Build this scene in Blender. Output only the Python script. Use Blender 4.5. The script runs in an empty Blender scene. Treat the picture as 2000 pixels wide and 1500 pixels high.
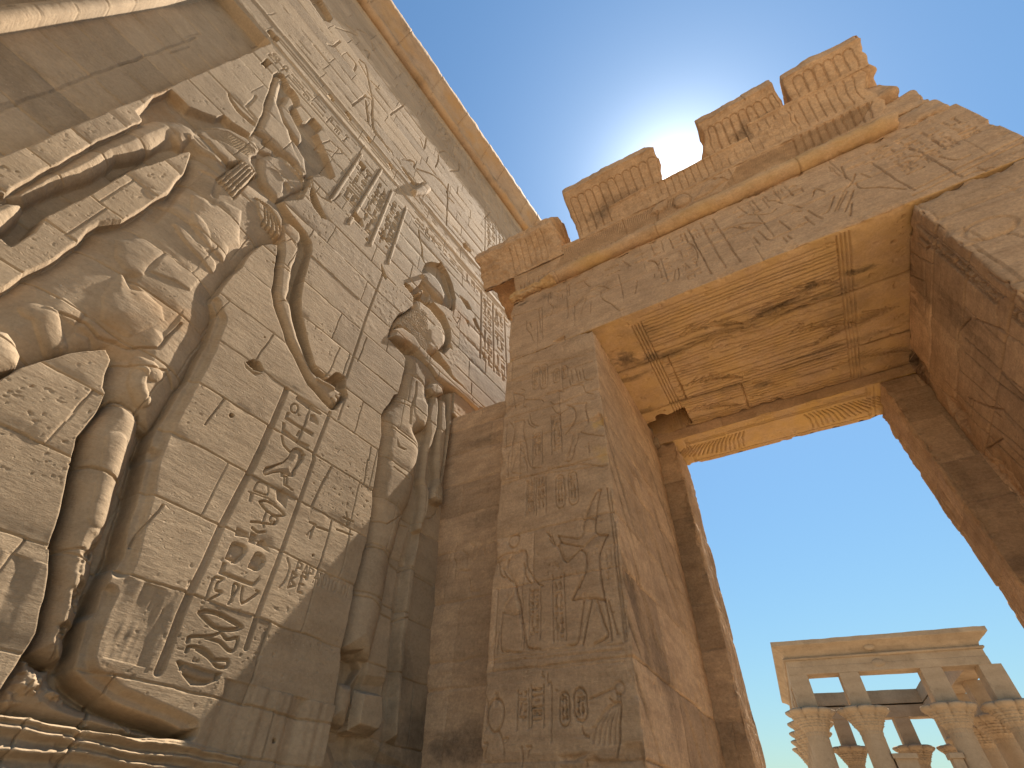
import bpy, math
import numpy as np
from mathutils import Matrix, Vector

C = bpy.context.scene.collection
F32 = np.float32

# ---------------------------------------------------------------- camera
YAW, PIT, ROL, FPX = 0.650988, 0.775424, 0.0565844, 924.1536     # solved from the vanishing points
BAT, GYAW, D0 = 0.0974715, 0.0862585, 2.75                       # pylon batter, gate yaw, distance to pylon
EYE = 1.6

def cam_rows():
    f = np.array([math.cos(PIT)*math.cos(YAW), math.cos(PIT)*math.sin(YAW), math.sin(PIT)])
    r = np.array([math.sin(YAW), -math.cos(YAW), 0.0]); u = np.cross(r, f)
    r2 = r*math.cos(ROL)+u*math.sin(ROL); u2 = -r*math.sin(ROL)+u*math.cos(ROL)
    return np.array([r2, -u2, f])
RM = cam_rows()
cam = bpy.data.objects.new('camera', bpy.data.cameras.new('camera')); C.objects.link(cam)
cam.data.sensor_width = 36.0; cam.data.lens = FPX/2000*36.0
cam.data.clip_start = 0.05; cam.data.clip_end = 5000
_m = Matrix.Identity(4)
for i in range(3):
    _m[i][0] = RM[0][i]; _m[i][1] = -RM[1][i]; _m[i][2] = -RM[2][i]
_m[2][3] = EYE
cam.matrix_world = _m
bpy.context.scene.camera = cam

# ---------------------------------------------------------------- light
SUN_PX = (1322, 372)
def ray(x, y):
    return RM.T @ np.array([(x-1000)/FPX, (y-750)/FPX, 1.0])
SUN = ray(*SUN_PX); SUN = SUN/np.linalg.norm(SUN)
w = bpy.data.worlds.new('World'); bpy.context.scene.world = w; w.use_nodes = True
nt = w.node_tree
sky = nt.nodes.new('ShaderNodeTexSky'); sky.sky_type = 'NISHITA'; sky.sun_disc = False
sky.sun_elevation = math.asin(SUN[2]); sky.sun_rotation = math.atan2(SUN[0], SUN[1])
sky.air_density = 2.0; sky.dust_density = 0.35; sky.ozone_density = 4.5; sky.altitude = 0
bg = nt.nodes['Background']; bg.inputs['Strength'].default_value = 0.05
# the bright aureole round the sun, and the clean blue of dry desert air
_n = nt.nodes.new
tint = _n('ShaderNodeMix'); tint.data_type = 'RGBA'; tint.blend_type = 'MULTIPLY'; tint.inputs[0].default_value = 1.0
tint.inputs[7].default_value = (0.70, 0.905, 1.03, 1.0); nt.links.new(sky.outputs[0], tint.inputs[6])
wc = _n('ShaderNodeTexCoord'); dt = _n('ShaderNodeVectorMath'); dt.operation = 'DOT_PRODUCT'
nt.links.new(wc.outputs['Generated'], dt.inputs[0]); dt.inputs[1].default_value = tuple(SUN)
glow = None
for p_, amp_ in ((900.0, 22.0), (170.0, 8.0), (30.0, 0.9)):
    q_ = _n('ShaderNodeMath'); q_.operation = 'MAXIMUM'; nt.links.new(dt.outputs['Value'], q_.inputs[0]); q_.inputs[1].default_value = 0.0
    q1 = _n('ShaderNodeMath'); q1.operation = 'POWER'; nt.links.new(q_.outputs[0], q1.inputs[0]); q1.inputs[1].default_value = p_
    q2 = _n('ShaderNodeMath'); q2.operation = 'MULTIPLY_ADD'; nt.links.new(q1.outputs[0], q2.inputs[0]); q2.inputs[1].default_value = amp_
    if glow: nt.links.new(glow.outputs[0], q2.inputs[2])
    else: q2.inputs[2].default_value = 0.0
    glow = q2
addc = _n('ShaderNodeMix'); addc.data_type = 'RGBA'; addc.blend_type = 'ADD'; addc.inputs[0].default_value = 1.0
nt.links.new(tint.outputs[2], addc.inputs[6]); nt.links.new(glow.outputs[0], addc.inputs[7])
nt.links.new(addc.outputs[2], bg.inputs[0])
sl = bpy.data.lights.new('sun', 'SUN'); sl.energy = 5.0; sl.angle = math.radians(0.53); sl.color = (1.0, 0.93, 0.82)
so = bpy.data.objects.new('sun', sl); C.objects.link(so)
so.rotation_euler = Vector(SUN).to_track_quat('Z', 'Y').to_euler(); so.location = (8, -4, 30)
vs = bpy.context.scene.view_settings
vs.view_transform = 'Standard'; vs.look = 'None'; vs.exposure = 1.25; vs.gamma = 1.0

# ---------------------------------------------------------------- helpers: tags, noise
def tag(o, label=None, cat=None, group=None, kind=None):
    if label: o['label'] = label
    if cat: o['category'] = cat
    if group: o['group'] = group
    if kind: o['kind'] = kind
    return o
def empty(name, loc=(0, 0, 0), rz=0.0, parent=None):
    o = bpy.data.objects.new(name, None); C.objects.link(o); o.location = loc; o.rotation_euler = (0, 0, rz)
    o.empty_display_size = 0.5
    if parent: o.parent = parent
    return o
def _hash(h):
    h = (h ^ (h >> np.uint32(13)))*np.uint32(1274126177)
    h = (h ^ (h >> np.uint32(16)))*np.uint32(2246822519)
    return ((h ^ (h >> np.uint32(15))) & np.uint32(0xffffff)).astype(F32)/F32(16777215)
def _i(a): return a.astype(np.int64).astype(np.uint32)
def vn2(x, y, seed=0):
    x = np.asarray(x, dtype=np.float64); y = np.asarray(y, dtype=np.float64)
    xi = np.floor(x); yi = np.floor(y); fx = (x-xi).astype(F32); fy = (y-yi).astype(F32)
    fx = fx*fx*fx*(fx*(fx*6-15)+10); fy = fy*fy*fy*(fy*(fy*6-15)+10)
    X = _i(xi); Y = _i(yi); s = np.uint32((seed*2654435761) & 0xffffffff)
    def g(a, b): return _hash((X+np.uint32(a))*np.uint32(374761393) + (Y+np.uint32(b))*np.uint32(668265263) + s)
    return (g(0, 0)*(1-fx)+g(1, 0)*fx)*(1-fy)+(g(0, 1)*(1-fx)+g(1, 1)*fx)*fy - F32(0.5)
def vn3(x, y, z, seed=0):
    x = np.asarray(x, dtype=np.float64); y = np.asarray(y, dtype=np.float64); z = np.asarray(z, dtype=np.float64)
    xi = np.floor(x); yi = np.floor(y); zi = np.floor(z)
    fx = (x-xi).astype(F32); fy = (y-yi).astype(F32); fz = (z-zi).astype(F32)
    fx = fx*fx*(3-2*fx); fy = fy*fy*(3-2*fy); fz = fz*fz*(3-2*fz)
    X = _i(xi); Y = _i(yi); Z = _i(zi); s = np.uint32((seed*2654435761) & 0xffffffff)
    def g(a, b, c): return _hash((X+np.uint32(a))*np.uint32(374761393)+(Y+np.uint32(b))*np.uint32(668265263)+(Z+np.uint32(c))*np.uint32(1440662683)+s)
    def l(c): return (g(0, 0, c)*(1-fx)+g(1, 0, c)*fx)*(1-fy)+(g(0, 1, c)*(1-fx)+g(1, 1, c)*fx)*fy
    return l(0)*(1-fz)+l(1)*fz-F32(0.5)
def fbm2(x, y, seed, oct=4, gain=0.5):
    t = 0; a = 1.0; f = 1.0
    for k in range(oct):
        t = t + a*vn2(x*f+k*7.3, y*f-k*3.1, seed+k); a *= gain; f *= 2.03
    return t
def fbm3(x, y, z, seed, oct=3, gain=0.5):
    t = 0; a = 1.0; f = 1.0
    for k in range(oct):
        t = t + a*vn3(x*f+k*7.3, y*f-k*3.1, z*f+k*1.7, seed+k); a *= gain; f *= 2.03
    return t
def sstep(a, b, x):
    t = np.clip((x-a)/(b-a), 0, 1); return t*t*(3-2*t)

# ---------------------------------------------------------------- helpers: height fields carved with outlines and strokes
class HF:
    def __init__(s, us, vs_, seed=0, warp=0.006, wfreq=9.0):
        s.us = np.asarray(us, F32); s.vs = np.asarray(vs_, F32)
        s.U, s.V = np.meshgrid(s.us, s.vs)
        s.h = np.zeros_like(s.U); s.st = np.zeros_like(s.U); s.oc = np.zeros_like(s.U); s.tone = np.zeros_like(s.U)
        s.wU = s.U + warp*(fbm2(s.U*wfreq, s.V*wfreq, seed+11, 3)*1.6).astype(F32)
        s.wV = s.V + warp*(fbm2(s.U*wfreq, s.V*wfreq, seed+29, 3)*1.6).astype(F32)
    def win(s, P, pad):
        P = np.asarray(P, float)
        i0 = max(np.searchsorted(s.us, P[:, 0].min()-pad)-1, 0); i1 = min(np.searchsorted(s.us, P[:, 0].max()+pad)+1, len(s.us))
        j0 = max(np.searchsorted(s.vs, P[:, 1].min()-pad)-1, 0); j1 = min(np.searchsorted(s.vs, P[:, 1].max()+pad)+1, len(s.vs))
        return (slice(j0, j1), slice(i0, i1))
    def sd(s, P, pad=0.0, warp=True):
        """signed distance to the outline P, positive inside"""
        S = s.win(P, pad+0.02); P = np.asarray(P, F32)
        x = (s.wU if warp else s.U)[S]; y = (s.wV if warp else s.V)[S]
        d = np.full(x.shape, 1e9, F32); ins = np.zeros(x.shape, bool)
        if x.size == 0: return S, d
        n = len(P)
        for k in range(n):
            ax, ay = P[k]; bx, by = P[(k+1) % n]
            ex, ey = bx-ax, by-ay; L = ex*ex+ey*ey+1e-12
            t = np.clip(((x-ax)*ex+(y-ay)*ey)/L, 0, 1)
            dx = x-ax-t*ex; dy = y-ay-t*ey
            np.minimum(d, dx*dx+dy*dy, out=d)
            if ay != by:
                c = ((ay > y) != (by > y)) & (x < (bx-ax)*(y-ay)/(by-ay)+ax)
                ins ^= c
        d = np.sqrt(d)
        return S, np.where(ins, d, -d)
    def ld(s, P, pad, warp=True):
        S = s.win(P, pad+0.02); P = np.asarray(P, F32)
        x = (s.wU if warp else s.U)[S]; y = (s.wV if warp else s.V)[S]
        d = np.full(x.shape, 1e9, F32)
        for k in range(len(P)-1):
            ax, ay = P[k]; bx, by = P[k+1]
            ex, ey = bx-ax, by-ay; L = ex*ex+ey*ey+1e-12
            t = np.clip(((x-ax)*ex+(y-ay)*ey)/L, 0, 1)
            dx = x-ax-t*ex; dy = y-ay-t*ey
            np.minimum(d, dx*dx+dy*dy, out=d)
        return S, np.sqrt(d)
    def sink(s, P, dep, bev=0.012, warp=True):
        S, d = s.sd(P, 0, warp); s.h[S] = np.where(d > 0, np.minimum(s.h[S], -dep*np.clip(d/bev, 0, 1)), s.h[S])
    def dig(s, P, dep, bev=0.012, warp=True):
        S, d = s.sd(P, 0, warp); s.h[S] -= dep*np.clip(d/bev, 0, 1)
    def bulge(s, P, base, amp, R, p=2.0, mx=True):
        S, d = s.sd(P)
        t = np.clip(d/R, 0, 1); hb = base+amp*np.power(1-np.power(1-t, p), 1.0/p)
        s.h[S] = np.where(d > 0, np.maximum(s.h[S], hb) if mx else hb, s.h[S])
    def groove(s, P, wd, dep, warp=True):
        S, d = s.ld(P, wd, warp); s.h[S] -= dep*(1-sstep(0.35*wd, wd, d))
    def ridge(s, P, wd, hgt, warp=True):
        S, d = s.ld(P, wd, warp); s.h[S] += hgt*np.sqrt(np.clip(1-(d/wd)**2, 0, 1))
    def blotch(s, c, rx, ry, amt, seed, arr='st'):
        P = np.array([[c[0]-rx*2, c[1]-ry*2], [c[0]+rx*2, c[1]+ry*2]]); S = s.win(P, 0)
        x = (s.U[S]-c[0])/rx; y = (s.V[S]-c[1])/ry
        n = fbm2(s.U[S]/rx*1.2, s.V[S]/ry*1.2, seed, 4, 0.65)
        v = amt*sstep(0.15, 0.75, np.exp(-(x*x+y*y)*0.8)+n*0.75)*np.exp(-(x*x+y*y)*0.35)
        a = getattr(s, arr); a[S] = np.maximum(a[S], v.astype(F32))
    def body(s, P, dep, soft):
        S, d = s.sd(P); s.h[S] -= np.where(d > 0, dep*np.exp(-np.clip(d, 0, 9)/soft)*np.clip(d/.004, 0, 1), 0).astype(F32)
    def ell(s, c, rx, ry, n=18, a0=0, a1=2*math.pi):
        return [(c[0]+rx*math.cos(a0+(a1-a0)*k/n), c[1]+ry*math.sin(a0+(a1-a0)*k/n)) for k in range(n+1)]

def smooth(P, n=4):
    """Catmull-Rom through the points"""
    P = [np.array(p, float) for p in P]
    if len(P) < 3: return P
    Q = [2*P[0]-P[1]]+P+[2*P[-1]-P[-2]]; out = []
    for i in range(1, len(Q)-2):
        a, b, c_, d_ = Q[i-1:i+3]
        for k in range(n):
            t = k/float(n); out.append(.5*((2*b)+(-a+c_)*t+(2*a-5*b+4*c_-d_)*t*t+(-a+3*b-3*c_+d_)*t**3))
    out.append(P[-1]); return out
def joints(hf, levels, seed, wmin, wmax, gw, gd, off=0.004, wear=0.0, tone=1.0, mask=None):
    """courses of blocks: thin joints, every block standing a few mm proud or back with its own tone"""
    rng = np.random.RandomState(seed)
    lv = [hf.vs[0]-1]+[float(l) for l in levels]+[hf.vs[-1]+1]
    for a, b in zip(lv[:-1], lv[1:]):
        if b < hf.vs[0] or a > hf.vs[-1]: continue
        S0 = hf.win(np.array([[hf.us[0], a], [hf.us[-1], b]]), 0)
        U = hf.wU[S0]; V = hf.wV[S0]
        inr = ((V >= a) & (V < b))
        x = hf.us[0]-rng.rand()*wmax; edges = []
        while x < hf.us[-1]+wmax:
            edges.append(x); x += wmin+(wmax-wmin)*rng.rand()
        idx = np.clip(np.searchsorted(np.array(edges), U)-1, 0, len(edges)-2)
        o = (rng.rand(len(edges))-0.5)*2*off; tl = (rng.rand(len(edges))-0.5)*off*3; tn = (rng.rand(len(edges))-0.5)*tone
        mid = (np.array(edges[:-1])+np.array(edges[1:]))/2
        bo = o[idx]+tl[idx]*(U-mid[idx])
        hf.h[S0] += np.where(inr, bo*(mask[S0] if mask is not None else 1), 0).astype(F32); hf.tone[S0] += np.where(inr, tn[idx], 0).astype(F32)
        E = np.array(edges); dx = np.minimum(np.abs(U-E[idx]), np.abs(U-E[np.minimum(idx+1, len(E)-1)]))
        br = sstep(-0.35, 0.1, vn2(U*3.1, V*3.1, seed+5))
        hf.h[S0] -= np.where(inr, gd*(0.35+0.65*br)*(1-sstep(0.3*gw, gw, dx)), 0).astype(F32)
    for l in levels:
        S0 = hf.win(np.array([[hf.us[0], l-0.12], [hf.us[-1], l+0.12]]), 0)
        dv = np.abs(hf.wV[S0]-l); n = vn2(hf.U[S0]*2.3, hf.V[S0]*2.3, seed+9)
        br = sstep(-0.4, 0.0, n)
        hf.h[S0] -= gd*(0.4+0.6*br)*(1-sstep(0.3*gw, gw, dv))
        if wear > 0:
            k = sstep(0.08, 0.3, fbm2(hf.U[S0]*2.1, hf.V[S0]*1.0, seed+17, 3))
            hf.h[S0] -= wear*k*np.exp(-(dv/(0.02+0.03*k))**2)

# ---------------------------------------------------------------- meshes
def mesh_np(name, verts, faces, mat, parent=None, attrs=None, smooth=True):
    me = bpy.data.meshes.new(name)
    verts = np.ascontiguousarray(verts, F32); faces = np.ascontiguousarray(faces, np.int32)
    nf, k = faces.shape
    me.vertices.add(len(verts)); me.vertices.foreach_set('co', verts.ravel())
    me.loops.add(nf*k); me.loops.foreach_set('vertex_index', faces.ravel())
    me.polygons.add(nf); me.polygons.foreach_set('loop_start', np.arange(0, nf*k, k, dtype=np.int32))
    me.polygons.foreach_set('use_smooth', np.full(nf, smooth, bool))
    if attrs:
        for an, av in attrs.items():
            a = me.attributes.new(an, 'FLOAT', 'POINT'); a.data.foreach_set('value', np.ascontiguousarray(av, F32).ravel())
    me.update(calc_edges=True); me.materials.append(mat)
    o = bpy.data.objects.new(name, me); C.objects.link(o)
    if parent is not None: o.parent = parent
    return o
def grid_faces(nv, nu, flip=False, wrap=False):
    i = np.arange(nv*nu).reshape(nv, nu)
    if wrap: i = np.concatenate([i, i[:, :1]], 1)
    a, b, c, d = i[:-1, :-1].ravel(), i[:-1, 1:].ravel(), i[1:, 1:].ravel(), i[1:, :-1].ravel()
    return np.stack([a, d, c, b] if flip else [a, b, c, d], 1)
def split_mesh(names, label, verts, faces, mat, parent, attrs):
    out = []
    for k, nm in enumerate(names):
        fs = faces[label == k]
        if len(fs) == 0: continue
        u, inv = np.unique(fs.ravel(), return_inverse=True)
        out.append(mesh_np(nm, verts[u], inv.reshape(-1, 4), mat, parent, {a: v.ravel()[u] for a, v in attrs.items()}))
    return out

# ---------------------------------------------------------------- materials
def stone(name, c1, c2, c3, dark=(0.045, 0.033, 0.024), ochre=(0.36, 0.17, 0.05), streak=(1, 1, 4), bump=0.5, pit=1.0, rough=0.92, grain=0.55):
    m = bpy.data.materials.new(name); m.use_nodes = True; N = m.node_tree.nodes; L = m.node_tree.links
    b = N['Principled BSDF']; b.inputs['Roughness'].default_value = rough
    b.inputs['Specular IOR Level'].default_value = 0.12
    tc = N.new('ShaderNodeTexCoord')
    def noise(scale, det=6, rg=0.6, vec=None):
        n = N.new('ShaderNodeTexNoise'); n.inputs['Scale'].default_value = scale; n.inputs['Detail'].default_value = det
        n.inputs['Roughness'].default_value = rg; L.new(vec or tc.outputs['Object'], n.inputs['Vector']); return n
    def math_(op, a, b_=None, clamp=False):
        n = N.new('ShaderNodeMath'); n.operation = op; n.use_clamp = clamp
        for k, v in enumerate((a, b_)):
            if v is None: continue
            if isinstance(v, (int, float)): n.inputs[k].default_value = v
            else: L.new(v, n.inputs[k])
        return n.outputs[0]
    def mix(fac, a, b_, bt='MIX'):
        n = N.new('ShaderNodeMix'); n.data_type = 'RGBA'; n.blend_type = bt
        for sock, v in ((n.inputs[0], fac), (n.inputs[6], a), (n.inputs[7], b_)):
            if isinstance(v, (int, float)): sock.default_value = v
            elif isinstance(v, tuple): sock.default_value = v+(1,) if len(v) == 3 else v
            else: L.new(v, sock)
        return n.outputs[2]
    def attr(nm):
        n = N.new('ShaderNodeAttribute'); n.attribute_name = nm; return n.outputs['Fac']
    def ramp(fac, lo, hi):
        n = N.new('ShaderNodeMapRange'); n.inputs[1].default_value = lo; n.inputs[2].default_value = hi; L.new(fac, n.inputs[0]); return n.outputs[0]
    mp = N.new('ShaderNodeMapping'); mp.inputs['Scale'].default_value = streak; L.new(tc.outputs['Object'], mp.inputs[0])
    big = noise(0.9, 5, 0.6); st = noise(2.6, 7, 0.65, mp.outputs[0]); fine = noise(46, 6, 0.78); mid = noise(7, 6, 0.62)
    col = mix(ramp(big.outputs[0], 0.36, 0.64), c1, c2)
    col = mix(math_('MULTIPLY', ramp(st.outputs[0], 0.45, 0.72), grain), col, c3)
    # grain and per-block tone
    col = mix(0.55*grain, col, mix(ramp(mid.outputs[0], 0.3, 0.7), (0.72, 0.70, 0.68), (1.22, 1.2, 1.17)), 'MULTIPLY')
    blot = noise(1.7, 8, 0.72); col = mix(math_('MULTIPLY', ramp(blot.outputs[0], 0.52, 0.74), 0.42), col, (0.55*c3[0], 0.53*c3[1], 0.50*c3[2]))
    g = ramp(fine.outputs[0], 0.25, 0.75)
    col = mix(grain, col, mix(g, (0.66, 0.65, 0.64), (1.34, 1.34, 1.34)), 'MULTIPLY')
    tn = math_('ADD', math_('MULTIPLY', attr('tone'), 0.28), 1.0)
    hs = N.new('ShaderNodeHueSaturation'); L.new(col, hs.inputs['Color']); L.new(tn, hs.inputs['Value']); col = hs.outputs[0]
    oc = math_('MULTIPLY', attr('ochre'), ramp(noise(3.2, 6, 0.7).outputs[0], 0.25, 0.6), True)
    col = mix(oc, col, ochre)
    # small dark specks of dirt
    vo = N.new('ShaderNodeTexVoronoi'); vo.inputs['Scale'].default_value = 17; L.new(tc.outputs['Object'], vo.inputs['Vector'])
    sp = math_('MULTIPLY', math_('LESS_THAN', vo.outputs['Distance'], 0.09), ramp(noise(4, 3).outputs[0], 0.5, 0.62), True)
    vb = N.new('ShaderNodeTexVoronoi'); vb.inputs['Scale'].default_value = 41; L.new(tc.outputs['Object'], vb.inputs['Vector'])
    wb = math_('MULTIPLY', math_('LESS_THAN', vb.outputs['Distance'], 0.10), ramp(noise(2.3, 5).outputs[0], 0.52, 0.66), True)
    col = mix(math_('MULTIPLY', wb, 0.5*pit), col, (0.62, 0.52, 0.40))
    sa = math_('MULTIPLY', attr('stain_shade'), ramp(noise(21, 6, 0.75).outputs[0], 0.05, 0.75), True)
    col = mix(math_('MAXIMUM', sa, math_('MULTIPLY', sp, 0.18*pit)), col, dark)
    L.new(col, b.inputs['Base Color'])
    # relief of the grain: fine tooth, bedding, pits
    bd = noise(9, 8, 0.7, mp.outputs[0])
    v2 = N.new('ShaderNodeTexVoronoi'); v2.inputs['Scale'].default_value = 30; v2.inputs['Randomness'].default_value = 1
    wv = mix(0.06, tc.outputs['Object'], noise(14, 3).outputs['Color']); L.new(wv, v2.inputs['Vector'])
    ph = math_('MULTIPLY', math_('SUBTRACT', 1.0, ramp(v2.outputs['Distance'], 0.05, 0.25)), ramp(noise(3.1, 4).outputs[0], 0.5, 0.68))
    hgt = math_('ADD', math_('MULTIPLY', fine.outputs[0], 0.0034), math_('MULTIPLY', bd.outputs[0], 0.0085))
    hgt = math_('SUBTRACT', hgt, math_('MULTIPLY', ph, 0.005*pit))
    bp = N.new('ShaderNodeBump'); bp.inputs['Strength'].default_value = bump; bp.inputs['Distance'].default_value = 1.0
    L.new(hgt, bp.inputs['Height']); L.new(bp.outputs[0], b.inputs['Normal'])
    return m
M_PYL = stone('pylon_sandstone', (0.345, 0.248, 0.153), (0.378, 0.276, 0.176), (0.276, 0.193, 0.116), ochre=(0.33, 0.17, 0.06), streak=(1.0, 1, 4), bump=0.75)
M_CAV = stone('cornice_sandstone', (0.37, 0.265, 0.170), (0.33, 0.232, 0.150), (0.245, 0.170, 0.110), ochre=(0.37, 0.225, 0.105), streak=(1, 3, 3), bump=1.0)
M_GATE = stone('gate_sandstone', (0.520, 0.345, 0.205), (0.470, 0.305, 0.180), (0.370, 0.234, 0.134), ochre=(0.56, 0.338, 0.112), streak=(1, 1, 5), bump=1.2, grain=0.9)
M_KIO = stone('kiosk_sandstone', (0.405, 0.296, 0.192), (0.365, 0.262, 0.166), (0.30, 0.212, 0.130), streak=(0.3, 0.3, 1), bump=0.6, pit=0.3)
M_GND = stone('sandy_ground', (0.43, 0.345, 0.255), (0.39, 0.31, 0.225), (0.33, 0.26, 0.19), streak=(1, 1, 1), bump=0.4)

# ---------------------------------------------------------------- pixel -> surface maps (outlines measured on the photograph)
WN = np.array([0, -1, BAT])/math.hypot(1, BAT)
def pw(P, h=0.0):
    """pixels -> (X, Z) on the pylon face, or on a surface h in front of (behind, if negative) that face"""
    out = []
    for x, y in P:
        r = ray(x, y); t = (h+D0*WN[1])/(r @ WN); out.append((r[0]*t, r[2]*t+EYE-h*WN[2]))
    return out
def px5(x0, y0, P, k=5.0):      # points read from an enlarged crop
    return [(x0+a/k, y0+b/k) for a, b in P]
def wall_pt(X, Z, h): return np.stack([X+0*h, D0+BAT*(Z-EYE)+h*WN[1], Z+h*WN[2]], -1)
# ---------------------------------------------------------------- hieroglyph strokes (unit box, y up); 'f' = filled shape
def _arc(cx, cy, rx, ry, a0, a1, n=10):
    return [(cx+rx*math.cos(math.radians(a0+(a1-a0)*k/n)), cy+ry*math.sin(math.radians(a0+(a1-a0)*k/n))) for k in range(n+1)]
GL = {
 'reed': [('s', [(.5, 0), (.5, .45), (.35, .7), (.5, 1), (.62, .7), (.5, .45)])],
 'water': [('s', [(0, .4), (.125, .65), (.25, .4), (.375, .65), (.5, .4), (.625, .65), (.75, .4), (.875, .65), (1, .4)])],
 'disk': [('s', _arc(.5, .5, .38, .42, 0, 360, 16)), ('f', _arc(.5, .5, .12, .12, 0, 360, 8))],
 'loaf': [('f', [(.1, .2)]+_arc(.5, .2, .4, .55, 180, 0)+[(.9, .2)])],
 'mouth': [('f', _arc(.5, .1, .55, .62, 150, 30)+_arc(.5, .9, .55, .62, -30, -150))],
 'basket': [('f', [(0, .7), (1, .7)]+_arc(.5, .7, .48, .5, 0, -180))],
 'bird': [('f', [(.08, .95), (.0, .82), (.14, .78), (.2, .6), (.15, .4), (.3, .25), (.6, .22), (1, .05), (.92, .2), (.6, .55), (.4, .72), (.3, .93), (.2, 1)]), ('s', [(.4, .25), (.4, 0), (.28, 0)]), ('s', [(.55, .22), (.55, 0), (.43, 0)])],
 'snake': [('s', [(0, .7), (.12, .85), (.2, .55), (.4, .5), (.55, .65), (.7, .5), (1, .45)])],
 'ankh': [('s', _arc(.5, .75, .2, .25, 0, 360, 12)), ('s', [(.5, .5), (.5, 0)]), ('s', [(.15, .45), (.85, .45)])],
 'scep': [('s', [(.3, 0), (.4, .1), (.5, .0)]), ('s', [(.42, .05), (.5, .9), (.3, 1), (.2, .9)]), ('s', [(.5, .9), (.7, 1)])],
 'cloth': [('s', [(.35, 0), (.35, .95), (.5, 1), (.62, .9), (.62, .5)])],
 'three': [('s', [(.2, .1), (.2, .9)]), ('s', [(.5, .1), (.5, .9)]), ('s', [(.8, .1), (.8, .9)])],
 'house': [('s', [(.6, .15), (.95, .15), (.95, .85), (.05, .85), (.05, .15), (.4, .15)])],
 'man': [('f', _arc(.42, .85, .14, .14, 0, 360, 8)), ('s', [(.45, .72), (.6, .4), (.75, .05), (.15, .05), (.3, .35), (.42, .7)]), ('s', [(.45, .6), (.15, .55), (.05, .75)])],
 'arm': [('s', [(1, .75), (1, .5), (.1, .4), (.0, .55)]), ('s', [(.1, .4), (.05, .3)])],
 'eye': [('s', _arc(.5, .25, .5, .5, 160, 20)), ('s', _arc(.5, .8, .5, .5, -20, -160)), ('f', _arc(.5, .5, .12, .12, 0, 360, 8))],
 'seat': [('s', [(.1, 0), (.1, 1), (.35, 1), (.35, .4), (.9, .4), (.9, 0), (.1, 0)])],
 'leg': [('s', [(.4, 1), (.4, .15), (.9, .15), (.9, .0), (.25, .0), (.25, 1)])],
 'bar': [('f', [(0, .38), (1, .38), (1, .62), (0, .62)])],
 'hill': [('f', [(0, .2), (.05, .75), (.3, .75), (.38, .35), (.62, .35), (.7, .75), (.95, .75), (1, .2)])],
}
TALL = ['reed', 'ankh', 'scep', 'cloth', 'bird', 'man', 'leg', 'seat']
WIDE = ['water', 'mouth', 'basket', 'snake', 'arm', 'bar', 'eye', 'hill', 'house']
SMALL = ['loaf', 'disk', 'three', 'mouth', 'bar', 'house', 'basket']
def glyph(hf, nm, u, v, wd, ht, dep, lw, flip=False):
    for kind, P in GL[nm]:
        Q = [(u+((1-a) if flip else a)*wd, v+b*ht) for a, b in P]
        if kind == 'f': hf.dig(Q, dep, lw*0.6, warp=False)
        else: hf.groove(Q, lw, dep, warp=False)
def text_col(hf, u0, u1, v0, v1, dep, lw, seed, flip=False):
    rng = np.random.RandomState(seed); W = u1-u0; v = v1
    while v > v0+0.25*W:
        k = rng.randint(4); g = 0.1*W
        if k == 0:
            H = 0.9*W; n1, n2 = TALL[rng.randint(len(TALL))], TALL[rng.randint(len(TALL))]
            if v-H < v0: break
            glyph(hf, n1, u0+.04*W, v-H, .44*W, H-g, dep, lw, flip); glyph(hf, n2, u0+.54*W, v-H, .42*W, H-g, dep, lw, flip)
        elif k == 1:
            H = 0.42*W
            if v-H < v0: break
            glyph(hf, WIDE[rng.randint(len(WIDE))], u0+.06*W, v-H, .88*W, H-g, dep, lw, flip)
        elif k == 2:
            H = 0.5*W
            if v-H < v0: break
            glyph(hf, SMALL[rng.randint(len(SMALL))], u0+.05*W, v-H, .4*W, H-g, dep, lw); glyph(hf, SMALL[rng.randint(len(SMALL))], u0+.54*W, v-H, .4*W, H-g, dep, lw)
        else:
            H = 0.95*W
            if v-H < v0: break
            glyph(hf, TALL[rng.randint(len(TALL))], u0+.04*W, v-H, .46*W, H-g, dep, lw, flip)
            glyph(hf, SMALL[rng.randint(len(SMALL))], u0+.56*W, v-H*.48, .4*W, H*.42, dep, lw); glyph(hf, SMALL[rng.randint(len(SMALL))], u0+.56*W, v-H, .4*W, H*.42, dep, lw)
        v -= H
def text_row(hf, u0, u1, v0, v1, dep, lw, seed, flip=False):
    rng = np.random.RandomState(seed); H = v1-v0; u = u0
    while u < u1-0.5*H:
        k = rng.randint(3)
        if k == 0: W = .5*H; glyph(hf, TALL[rng.randint(len(TALL))], u, v0, W*.9, H, dep, lw, flip)
        elif k == 1:
            W = .85*H; glyph(hf, WIDE[rng.randint(len(WIDE))], u, v0+.55*H, W*.9, .42*H, dep, lw, flip); glyph(hf, WIDE[rng.randint(len(WIDE))], u, v0, W*.9, .42*H, dep, lw, flip)
        else:
            W = .5*H; glyph(hf, SMALL[rng.randint(len(SMALL))], u, v0+.55*H, W*.9, .42*H, dep, lw); glyph(hf, SMALL[rng.randint(len(SMALL))], u, v0, W*.9, .42*H, dep, lw)
        u += W+.08*H
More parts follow.
